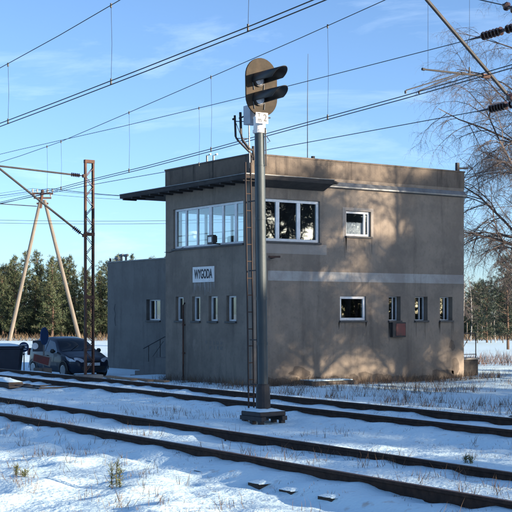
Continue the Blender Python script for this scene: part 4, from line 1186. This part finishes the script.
ssx, ssy = spot(24, 46.5)
s2 = thing('small_round_sign', 'small round white and blue sign on a thin post beside the waste container', 'sign', (ssx, ssy, -0.45), FACE)
zs2 = CAMZ + 46.5 * (HOR - 347) / F + 0.45
build(MB().tube([(0, 0, -0.3), (0, 0, zs2)], 0.02, 8), 'post', M_flash, s2, local=True)
pl_ = build(MB().tube([(0, -0.025, zs2), (0, -0.045, zs2)], 0.19, 20), 'plate', M_blue, s2, local=True)
build(MB().box(-0.12, 0.12, -0.053, -0.0455, zs2 - 0.03, zs2 + 0.03).box(-0.10, 0.10, -0.053, -0.0455, zs2 + 0.07, zs2 + 0.10).box(-0.10, 0.10, -0.053, -0.0455, zs2 - 0.10, zs2 - 0.07), 'white_marks', M_white, pl_, local=True)
# small plinth under the signs
ssx, ssy = spot(43, 41.5)
tag(build(MB().prism([(ssx - 0.35, ssy - 0.2), (ssx + 0.25, ssy - 0.25), (ssx + 0.3, ssy + 0.2), (ssx - 0.3, ssy + 0.25)], 'z', gbase(ssx, ssy) - 0.2, gbase(ssx, ssy) + 0.16), 'concrete_block', M_parapet, bevel=0.03),
    'small concrete block at the foot of the signpost', 'block')

# point machine at the left edge by the far track
pmx, pmy = on_y(10, 383, 12.45).x, 12.45
pm = thing('point_machine', 'low snow-topped point machine with rods at the left edge beside the far track', 'point machine', (pmx, pmy, 0))
build(MB().box(pmx - 1.6, pmx + 0.38, pmy - 0.20, pmy + 0.20, -0.05, 0.14), 'casing', M_sleeper, pm, bevel=0.02)
build(mound(pmx - 1.62, pmx + 0.36, pmy - 0.21, pmy + 0.21, 0.141, 0.09, 14, 3), 'snow_layer', M_snowcap, pm, smooth=True)
rd = MB()
rd.bar((pmx + 0.38, pmy - 0.1, 0.07), (pmx + 1.9, pmy - 0.02, 0.06), 0.05, 0.04).bar((pmx + 0.38, pmy + 0.1, 0.08), (pmx + 1.3, pmy + 0.28, 0.07), 0.04, 0.04)
rd.bar((pmx + 0.95, pmy - 0.42, 0.06), (pmx + 1.05, pmy + 0.9, 0.07), 0.05, 0.04).bar((pmx + 1.8, pmy - 0.06, 0.06), (pmx + 2.0, pmy + 0.9, 0.07), 0.05, 0.04)
build(rd, 'rod', M_dark, pm)
build(MB().box(pmx + 0.40, pmx + 0.62, pmy - 0.3, pmy + 0.3, -0.05, 0.10), 'bearer', M_sleeper, pm, bevel=0.01)
# boards lying on the snow before the annex
pa, pb_ = on_y(116, 380, 17.3), on_y(150, 381, 17.0)
for k in range(3):
    o = tag(build(MB().box(-1.0, 1.0, -0.10, 0.10, 0, 0.05), 'wooden_board', M_board, local=True, bevel=0.008),
            ['long weathered board on the snow nearest the far track, below the annex', 'weathered board lying between two others below the annex', 'weathered board farthest from the track below the annex'][k], 'board', 'boards lying on the snow')
    bxx, byy = (pa.x + pb_.x) / 2 + 0.25 * k, 16.75 + 0.3 * k
    o.location = (bxx, byy, gz(bxx, byy) + 0.05); o.rotation_euler = (0.05, 0.0, R(-4 + 5 * k))

# ---------------------------------------------------------------- trees
def tri_cloud(P, D, length, width, rs):
    """slender triangles at points P along directions D."""
    n = len(P)
    Dn = D / np.linalg.norm(D, axis=1, keepdims=True)
    A = np.cross(Dn, rs.normal(size=(n, 3))); A /= np.linalg.norm(A, axis=1, keepdims=True) + 1e-9
    L = length * rs.uniform(0.6, 1.25, (n, 1)); W = width * rs.uniform(0.7, 1.3, (n, 1))
    V = np.stack([P - A * W * 0.5, P + A * W * 0.5, P + Dn * L], 1).reshape(-1, 3)
    Fc = np.arange(3 * n).reshape(n, 3)
    return V, Fc
def make_pine_meshes(seed, H=7.0, crown0=0.18, spread=1.5, nbr=95, tuft=9, per=8, tl=0.20, tw=0.045, shape='young', needle=None):
    rs = np.random.default_rng(seed); rr = random.Random(seed)
    mb = MB()
    bend = rr.uniform(-0.2, 0.2)
    tp = [(bend * (t ** 2), 0.1 * math.sin(3 * t), H * t) for t in (0, 0.2, 0.45, 0.7, 0.98)]
    R0 = 0.014 * H + 0.02
    mb.tube(tp, [R0, R0 * 0.85, R0 * 0.62, R0 * 0.4, 0.015], 7)
    Ps, Ds = [], []
    for b in range(nbr):
        f = crown0 + (1 - crown0) * ((b + rr.random()) / nbr)
        g = (f - crown0) / (1 - crown0)
        if shape == 'young': r_ = spread * (1 - g) ** 0.75 * (0.55 + 0.45 * min(1, g * 5 + 0.3)) + 0.12
        else: r_ = spread * math.sqrt(max(0.02, 1 - (2 * g - 0.85) ** 2 * 0.75)) * 0.95
        r_ *= rr.uniform(0.55, 1.15)
        az = rr.uniform(0, 2 * math.pi); el = rr.uniform(-0.10, 0.35) + 0.5 * g
        d = np.array([math.cos(az) * math.cos(el), math.sin(az) * math.cos(el), math.sin(el)])
        base = np.array([bend * f * f, 0.1 * math.sin(3 * f), H * f])
        if r_ > 0.3: mb.tube([base, base + d * r_ * 0.6 - np.array([0, 0, 0.03 * r_]), base + d * r_ * 0.95], [0.018 + 0.006 * r_, 0.012, 0.005], 3, cap=False)
        m = max(2, int(tuft * r_ / spread * 1.3))
        for t in range(m):
            u_ = 0.25 + 0.8 * (t + rr.random()) / m
            c = base + d * r_ * u_ + rs.normal(size=3) * 0.10 * (0.5 + r_ * 0.6) * np.array([1, 1, 0.6])
            q = rs.normal(size=(per, 3)) * 0.75 + d * 0.55 + np.array([0, 0, 0.35])
            Ps.append(c + rs.normal(size=(per, 3)) * 0.05); Ds.append(q)
    V, Fc = tri_cloud(np.concatenate(Ps), np.concatenate(Ds), tl, tw, rs)
    return mb, V, Fc
def pine_thing(name, seed, label, group=None, cat='tree', needle=M_needle, **kw):
    t = thing(name, label, cat, (0, 0, 0), 0, group)
    mb, V, Fc = make_pine_meshes(seed, **kw)
    build(mb, 'trunk', M_bark, t, local=True)
    npmesh('crown', V, Fc, needle, t)
    return t
def birch_meshes(seed, H=14.0, lean=0.0, thick=0.16, twig=0.010, weep=1.0, dens=1.0, crown0=0.22):
    rr = random.Random(seed)
    wood, V, Fc = MB(), [], []
    def ribbon(p, q, r0, r1):
        d = (q - p); a = d.cross(Vector((rr.uniform(-1, 1), rr.uniform(-1, 1), rr.uniform(-1, 1))))
        if a.length < 1e-6: return
        a.normalize(); b = d.cross(a).normalized(); n = len(V)
        for k in range(3):
            t = 2 * math.pi * k / 3; V.append(p + (a * math.cos(t) + b * math.sin(t)) * r0)
        for k in range(3):
            t = 2 * math.pi * k / 3; V.append(q + (a * math.cos(t) + b * math.sin(t)) * r1)
        for k in range(3): Fc.append((n + k, n + (k + 1) % 3, n + 3 + (k + 1) % 3, n + 3 + k))
    def spray(p, d, ln, r, lev):
        segs = 5 if lev < 2 else 4
        pts = [p.copy()]; dd = d.copy()
        for i in range(segs):
            dd = dd + Vector((rr.gauss(0, 0.14), rr.gauss(0, 0.14), rr.gauss(0, 0.10) - (0.10 + 0.16 * lev) * weep * (i + 1) / segs)); dd.normalize()
            pts.append(pts[-1] + dd * (ln / segs))
        for i in range(segs): ribbon(pts[i], pts[i + 1], r * (1 - 0.75 * i / segs), r * (1 - 0.75 * (i + 1) / segs))
        if lev >= 3: return
        n = max(2, int((5, 7, 6)[lev] * dens * (0.6 + ln * (0.35, 0.7, 1.1)[lev])))
        for k in range(n):
            f = rr.uniform(0.15, 1.0); i = min(segs - 1, int(f * segs)); q = pts[i].lerp(pts[i + 1], f * segs - i)
            base = (pts[i + 1] - pts[i]).normalized()
            nd = (base * 0.55 + Vector((rr.gauss(0, 0.6), rr.gauss(0, 0.6), rr.gauss(0, 0.4)))).normalized()
            spray(q, nd, ln * rr.uniform(0.28, 0.5), max(twig * 0.45, r * (1 - 0.6 * f) * 0.5), lev + 1)
    tp = [Vector((lean * t * t * H * 0.2 + 0.15 * math.sin(4 * t + seed), 0.15 * math.sin(3 * t), H * t)) for t in np.linspace(0, 0.97, 8)]
    tr_ = [thick * (1 - 0.9 * t) + 0.01 for t in np.linspace(0, 1, 8)]
    wood.tube(tp, tr_, 9)
    n = int(30 * dens)
    for k in range(n):
        f = crown0 + (0.98 - crown0) * (k + rr.random()) / n
        i = min(6, int(f * 7)); q = tp[i].lerp(tp[i + 1], f * 7 - i)
        az = k * 2.4 + rr.uniform(-0.5, 0.5); el = rr.uniform(0.55, 1.05)
        d = Vector((math.cos(az) * math.cos(el), math.sin(az) * math.cos(el), math.sin(el)))
        spray(q, d, H * (0.36 * (1 - f) ** 0.7 + 0.10) * rr.uniform(0.75, 1.1), thick * (1 - f) * 0.42 + 0.02, 0)
    return wood, np.array([tuple(v) for v in V]), Fc
def birch_thing(name, seed, label, group=None, **kw):
    t = thing(name, label, 'tree', (0, 0, 0), 0, group)
    wood, V, Fc = birch_meshes(seed, **kw)
    build(wood, 'trunk', M_birch, t, local=True)
    npmesh('crown', V, Fc, M_twig, t)
    return t
def put(t, x, y, z, rz, s): t.location = (x, y, z); t.rotation_euler = (0, 0, rz); t.scale = (s, s, s); return t

# forest edge beyond the snow field
G_left, G_right = 'pines of the forest edge on the left', 'trees of the forest edge on the right'
LB_left, LB_right = 'olive-green pine in the forest edge left of the annex', 'pine in the hazy forest edge right of the building'
protos = [pine_thing('pine_tree', 20 + i, LB_left, G_left, H=7.4, spread=(1.8, 2.0, 1.65, 1.8)[i], crown0=(0.12, 0.22, 0.08, 0.3)[i],
                     nbr=(125, 120, 115, 105)[i], shape=('young', 'young', 'young', 'old')[i], tl=0.24, tw=0.05, tuft=10) for i in range(4)]
used = [False] * 4
def forest(px, d, s, label, group, k=None):
    k = rng.randrange(4) if k is None else k
    if not used[k]: t = protos[k]; used[k] = True
    else: t = copy_tree(protos[k])
    x, y = spot(px, d)
    put(t, x, y, -0.55, rng.uniform(0, 6.28), s)
    tag(t, label, None, group)
for row, (d, st_, s0_) in enumerate(((116, 15.5, 0.90), (122, 15, 0.98), (130, 15, 1.08))):
    px = -45 + row * 6
    while px < 180:
        forest(px + rng.uniform(-5, 5), d + rng.uniform(-2.5, 2.5), s0_ * rng.uniform(0.74, 1.12), LB_left, G_left); px += st_
    px = 448 + row * 5
    while px < 585:
        forest(px + rng.uniform(-5, 5), d + rng.uniform(-2, 3), s0_ * rng.uniform(0.55, 0.82), LB_right, G_right); px += st_
put_l = [(11, 115, 0.98), (52, 113.5, 1.02), (100, 116, 0.86)]
for px, d, s in put_l: forest(px, d, s, LB_left, G_left)
# darker pine close behind the building at the right edge
dk = pine_thing('pine_tree', 51, 'dark green pine whose crown enters the right edge behind the birch twigs', needle=M_dneedle, H=8.0, spread=2.2, crown0=0.12, nbr=120, shape='old', tl=0.26, tw=0.05, tuft=12)
x, y = spot(508, 78); put(dk, x, y, -0.4, 1.0, 0.72)
dk2 = pine_thing('pine_tree', 52, 'bushy dark pine low behind the fence right of the building', needle=M_dneedle, H=6.0, spread=2.0, crown0=0.05, nbr=100, shape='old', tl=0.26, tw=0.05, tuft=11)
x, y = spot(487, 96); put(dk2, x, y, -0.4, 2.0, 0.78)

# weeping birch at the right edge
bz = birch_thing('birch_tree', 5, 'bare birch with drooping twigs filling the right edge of the sky', H=16.5, thick=0.22, twig=0.0062, weep=1.0, dens=1.05, crown0=0.14)
x, y = spot(563, 46); put(bz, x, y, -0.4, 3.5, 0.97)
bz2 = birch_thing('birch_tree', 9, 'smaller bare birch standing behind the right edge of the building', H=10.0, thick=0.11, twig=0.010, weep=0.9, dens=0.95)
x, y = spot(528, 60); put(bz2, x, y, -0.4, 2.1, 1.0)
# bare hazy saplings in front of the right forest
bs_ = birch_thing('young_birch', 13, 'slender bare young birch among the trees right of the building', 'young birches right of the building', H=7.0, thick=0.06, twig=0.013, weep=0.5, dens=0.75)
for i, (px, d, s) in enumerate(((470, 104, 0.8), (482, 108, 0.7), (496, 100, 0.75), (463, 110, 0.85))):
    t = bs_ if i == 0 else copy_tree(bs_)
    x, y = spot(px, d); put(t, x, y, -0.5, i * 1.7, s)

# roadside trees right of the picture, whose shade dapples the wall and the snow
SDh = Vector((math.sin(SUN_AZ), math.cos(SUN_AZ))); SP = Vector((-SDh.y, SDh.x))
tall = pine_thing('tall_pine', 61, 'tall pine in the row of trees to the right, outside the picture', 'row of trees right of the picture', needle=M_dneedle, H=12.0, spread=2.6, crown0=0.25, nbr=150, shape='old', tl=0.34, tw=0.07, tuft=13)
high = pine_thing('tall_pine', 63, 'high-crowned pine in the row of trees to the right, outside the picture', 'row of trees right of the picture', needle=M_dneedle, H=13.5, spread=2.5, crown0=0.60, nbr=105, shape='old', tl=0.34, tw=0.07, tuft=12)
oak = birch_thing('bare_tree', 66, 'bare tree in the row to the right, outside the picture', 'row of trees right of the picture', H=13.0, thick=0.22, twig=0.014, weep=0.3, dens=0.95, crown0=0.18)
# (metres towards the sun, metres across it, kind, scale); gaps in the row let streaks of sun through
ROW = [(22, -4, 'p', 0.95), (27, 0, 'p', 0.9), (23, 4, 'o', 0.85), (30, 7.5, 'p', 0.8), (26, 12.6, 'o', 0.5), (22, 15.0, 'p', 0.66),
       (25, 18.0, 'p', 0.70), (29, 20.0, 'p', 0.74), (24, 22.0, 'p', 0.72), (28, 24.2, 'p', 0.78), (23, 26.2, 'o', 0.7), (30, 28.6, 'p', 0.95),
       (30, 31.6, 'p', 1.08), (35, 30.6, 'p', 1.2), (31, 33.6, 'h', 1.0), (26, 34.6, 'h', 0.95), (36, 37.9, 'h', 0.92), (28, 39.2, 'h', 0.97), (34, 39.6, 'h', 1.05), (29, 41.4, 'h', 1.0), (34, 42.6, 'p', 0.9),
       (1, 35.0, 'o', 0.80), (5, 37.6, 'o', 0.85), (2, 40.4, 'o', 0.8), (8, 33.2, 'o', 0.85)]
row_src, row_used = {'p': tall, 'h': high, 'o': oak}, set()
for s_, q_, kd, scl in ROW:
    t = copy_tree(row_src[kd]) if kd in row_used else row_src[kd]
    row_used.add(kd)
    put(t, SDh.x * s_ + SP.x * q_, SDh.y * s_ + SP.y * q_, -0.2, rng.uniform(0, 6.28), scl)
# unseen wood behind that row and the photographer, added to dim skylight and reflections
LB_out = 'pine added in the unseen wood to the right and behind, outside the picture'
for k in range(34):
    q_ = -12 + k * 1.75 + rng.uniform(-0.5, 0.5); s_ = rng.uniform(38, 52)
    t = copy_tree(protos[k % 4]); put(t, SDh.x * s_ + SP.x * q_, SDh.y * s_ + SP.y * q_, -0.4, rng.uniform(0, 6.28), rng.uniform(1.0, 1.35)); tag(t, LB_out, None, 'wood outside the picture')
for k in range(32):
    q_ = 27 + k * 1.15 + rng.uniform(-0.3, 0.3); s_ = rng.uniform(33, 37)
    t = copy_tree(protos[k % 3]); put(t, SDh.x * s_ + SP.x * q_, SDh.y * s_ + SP.y * q_, -0.4, rng.uniform(0, 6.28), rng.uniform(0.7, 0.95)); tag(t, LB_out, None, 'wood outside the picture')
for k in range(34):
    t = copy_tree(protos[k % 4]); put(t, -62 + k * 2.9 + rng.uniform(-1, 1), rng.uniform(-40, -28), -0.3, rng.uniform(0, 6.28), rng.uniform(1.0, 1.3)); tag(t, LB_out, None, 'wood outside the picture')

# ---------------------------------------------------------------- dry grass, scrub, seedlings, fence
def blades(points, hmin, hmax, width, spread, per, seed, zf=gz):
    rs = np.random.default_rng(seed)
    P, D, H = [], [], []
    pts = np.array(points)
    Z = ground_height(pts[:, 0], pts[:, 1])
    n = len(pts)
    B = np.repeat(np.column_stack([pts, Z - 0.02]), per, axis=0) + np.column_stack([rs.normal(0, spread, (n * per, 2)), np.zeros(n * per)])
    Dr = np.column_stack([rs.normal(0, 0.35, (n * per, 2)), np.ones(n * per)])
    Dr /= np.linalg.norm(Dr, axis=1, keepdims=True)
    L = rs.uniform(hmin, hmax, (n * per, 1))
    A = np.column_stack([rs.normal(size=(n * per, 2)), np.zeros(n * per)]); A /= np.linalg.norm(A, axis=1, keepdims=True)
    tip = B + Dr * L + np.column_stack([rs.normal(0, 0.12, (n * per, 2)) * L, np.zeros(n * per)])
    midp = B + Dr * L * 0.55
    w = width
    V = np.stack([B - A * w, B + A * w, midp + A * w * 0.8, midp - A * w * 0.8, tip], 1).reshape(-1, 3)
    b = np.arange(n * per) * 5
    Fq = [tuple(q) for q in np.stack([b, b + 1, b + 2, b + 3], 1)] + [tuple(q) for q in np.stack([b + 3, b + 2, b + 4], 1)]
    return V, Fq
rs = np.random.default_rng(3)
def scatter(n, x0, x1, y0, y1, keep=None):
    P = np.column_stack([rs.uniform(x0, x1, n), rs.uniform(y0, y1, n)])
    if keep is not None: P = P[keep(P)]
    return P
# along the foot of the building and right of it
P = np.concatenate([scatter(420, BX + 0.05, BX + 0.9, BY - 0.2, BYD + 1.2), scatter(120, BL, BX, BY - 0.55, BY - 0.1), scatter(420, BX - 1, BX + 5.5, BY - 1.2, BYD + 6)])
P = np.concatenate([P, scatter(900, -29.5, -17, 17.5, 27.5, lambda p: lattice_noise(p[:, 0], p[:, 1], 1.5, 41) + 0.03 * (p[:, 0] + 25) > -0.02)])
V, Fq = blades(P, 0.05, 0.36, 0.0042, 0.06, 7, 21)
tag(npmesh('dry_grass', V, Fq, M_grass), 'dry brown grass and weeds along the foot of the building', 'grass', kind='stuff')
P = np.concatenate([scatter(700, -30, -5, 3.0, 8.0, lambda p: lattice_noise(p[:, 0], p[:, 1], 1.6, 31) > 0.06), scatter(420, -34, -8, 10.6, 12.9, lambda p: lattice_noise(p[:, 0], p[:, 1], 1.3, 32) > 0.08),
                    scatter(420, -34, -8, 8.4, 9.7, lambda p: lattice_noise(p[:, 0], p[:, 1], 1.1, 33) > 0.05), scatter(120, -32, -12, 15.2, 18.5)])
V, Fq = blades(P, 0.05, 0.22, 0.0028, 0.06, 7, 22)
tag(npmesh('weed_stems', V, Fq, M_grass), 'thin dry weed stems poking through the snow along the tracks', 'weeds', kind='stuff')
P = scatter(14000, -36, -4, 2.5, 18.0, lambda p: lattice_noise(p[:, 0], p[:, 1], 0.9, 35) + 0.5 * lattice_noise(p[:, 0], p[:, 1], 0.3, 36) > 0.10)
V, Fq = blades(P, 0.015, 0.07, 0.0022, 0.03, 4, 27)
tag(npmesh('grass_stubble', V, Fq, M_grass), 'short grass stubble piercing the thin foreground snow', 'grass', kind='stuff')
# tall grass at the forest edge and a brown scrub strip right of the building
def far_pts(n, p0, p1, d0, d1):
    return np.array([spot(rs.uniform(p0, p1), rs.uniform(d0, d1)) for _ in range(n)])
V, Fq = blades(np.concatenate([far_pts(380, -60, 180, 106, 119), far_pts(300, 440, 590, 105, 118)]), 0.12, 0.80, 0.020, 0.45, 7, 23)
tag(npmesh('tall_grass', V, Fq, M_meadow), 'reddish dry grass strip along the forest edge', 'grass', kind='stuff')
V, Fq = blades(far_pts(230, 455, 600, 50, 68), 0.15, 0.60, 0.007, 0.30, 9, 24)
tag(npmesh('scrub', V, Fq, M_scrub), 'brown leafless scrub on the snow right of the building', 'scrub', kind='stuff')

# dark undergrowth behind the forest edge keeps the wood closed
V, Fq = blades(np.concatenate([far_pts(900, -80, 200, 119, 140), far_pts(700, 440, 610, 119, 140)]), 0.6, 3.2, 0.05, 0.5, 6, 25)
tag(npmesh('undergrowth', V, Fq, M_dneedle), 'dark undergrowth between the forest trunks', 'undergrowth', kind='stuff')

# pine seedlings in the foreground
def seedling(px, py, h, label, seed, n=60):
    p = CAM + ray(px, py) * (CAMZ / ((py - HOR) / F))
    x, y = p.x, p.y
    t = thing('pine_seedling', label, 'seedling', (x, y, gz(x, y)))
    r2 = np.random.default_rng(seed); rr = random.Random(seed)
    mb = MB(); Ps, Ds = [], []
    stems = 3 if h > 0.2 else 2
    for s in range(stems):
        ox, oy = rr.uniform(-0.09, 0.09), rr.uniform(-0.09, 0.09); hh = h * rr.uniform(0.65, 1)
        mb.tube([(ox, oy, -0.03), (ox * 1.2, oy * 1.2, hh)], [0.006, 0.002], 5)
        q = 7
        for k in range(q):
            c = np.array([ox * (1 + 0.2 * k / q), oy * (1 + 0.2 * k / q), hh * (k + 1) / q])
            Ps.append(np.repeat(c[None], n // 4, 0) + r2.normal(size=(n // 4, 3)) * 0.012); Ds.append(r2.normal(size=(n // 4, 3)) * 0.7 + np.array([0, 0, 0.5]))
    build(mb, 'stem', M_bark, t, local=True)
    V, Fc = tri_cloud(np.concatenate(Ps), np.concatenate(Ds), 0.07, 0.007, r2)
    npmesh('needles', V, Fc, M_seedling, t)
seedling(114, 489, 0.30, 'yellow-green pine seedling standing in the foreground snow', 1)
seedling(14, 481, 0.12, 'tiny green seedling tuft near the left edge of the foreground', 2)
seedling(468, 468, 0.10, 'small greenish tuft beside the near track at the right', 3, 40)
# fence posts beyond the field on the right
fen = thing('wire_fence', 'wire fence on thin pale posts beyond the snow on the right', 'fence', (*spot(480, 98), -0.5))
prev = []
for i, px in enumerate((455, 467, 477.5, 491, 503, 516, 530)):
    x, y = spot(px, 98)
    build(MB().tube([(x, y, -0.7), (x, y, 1.15)], 0.045, 6), 'post', M_polewood, fen); prev.append(Vector((x, y, 0)))
for z in (0.2, 0.9): build(MB().tube([p + Vector((0, 0, z)) for p in prev], 0.008, 4), 'wire', M_wire, fen)
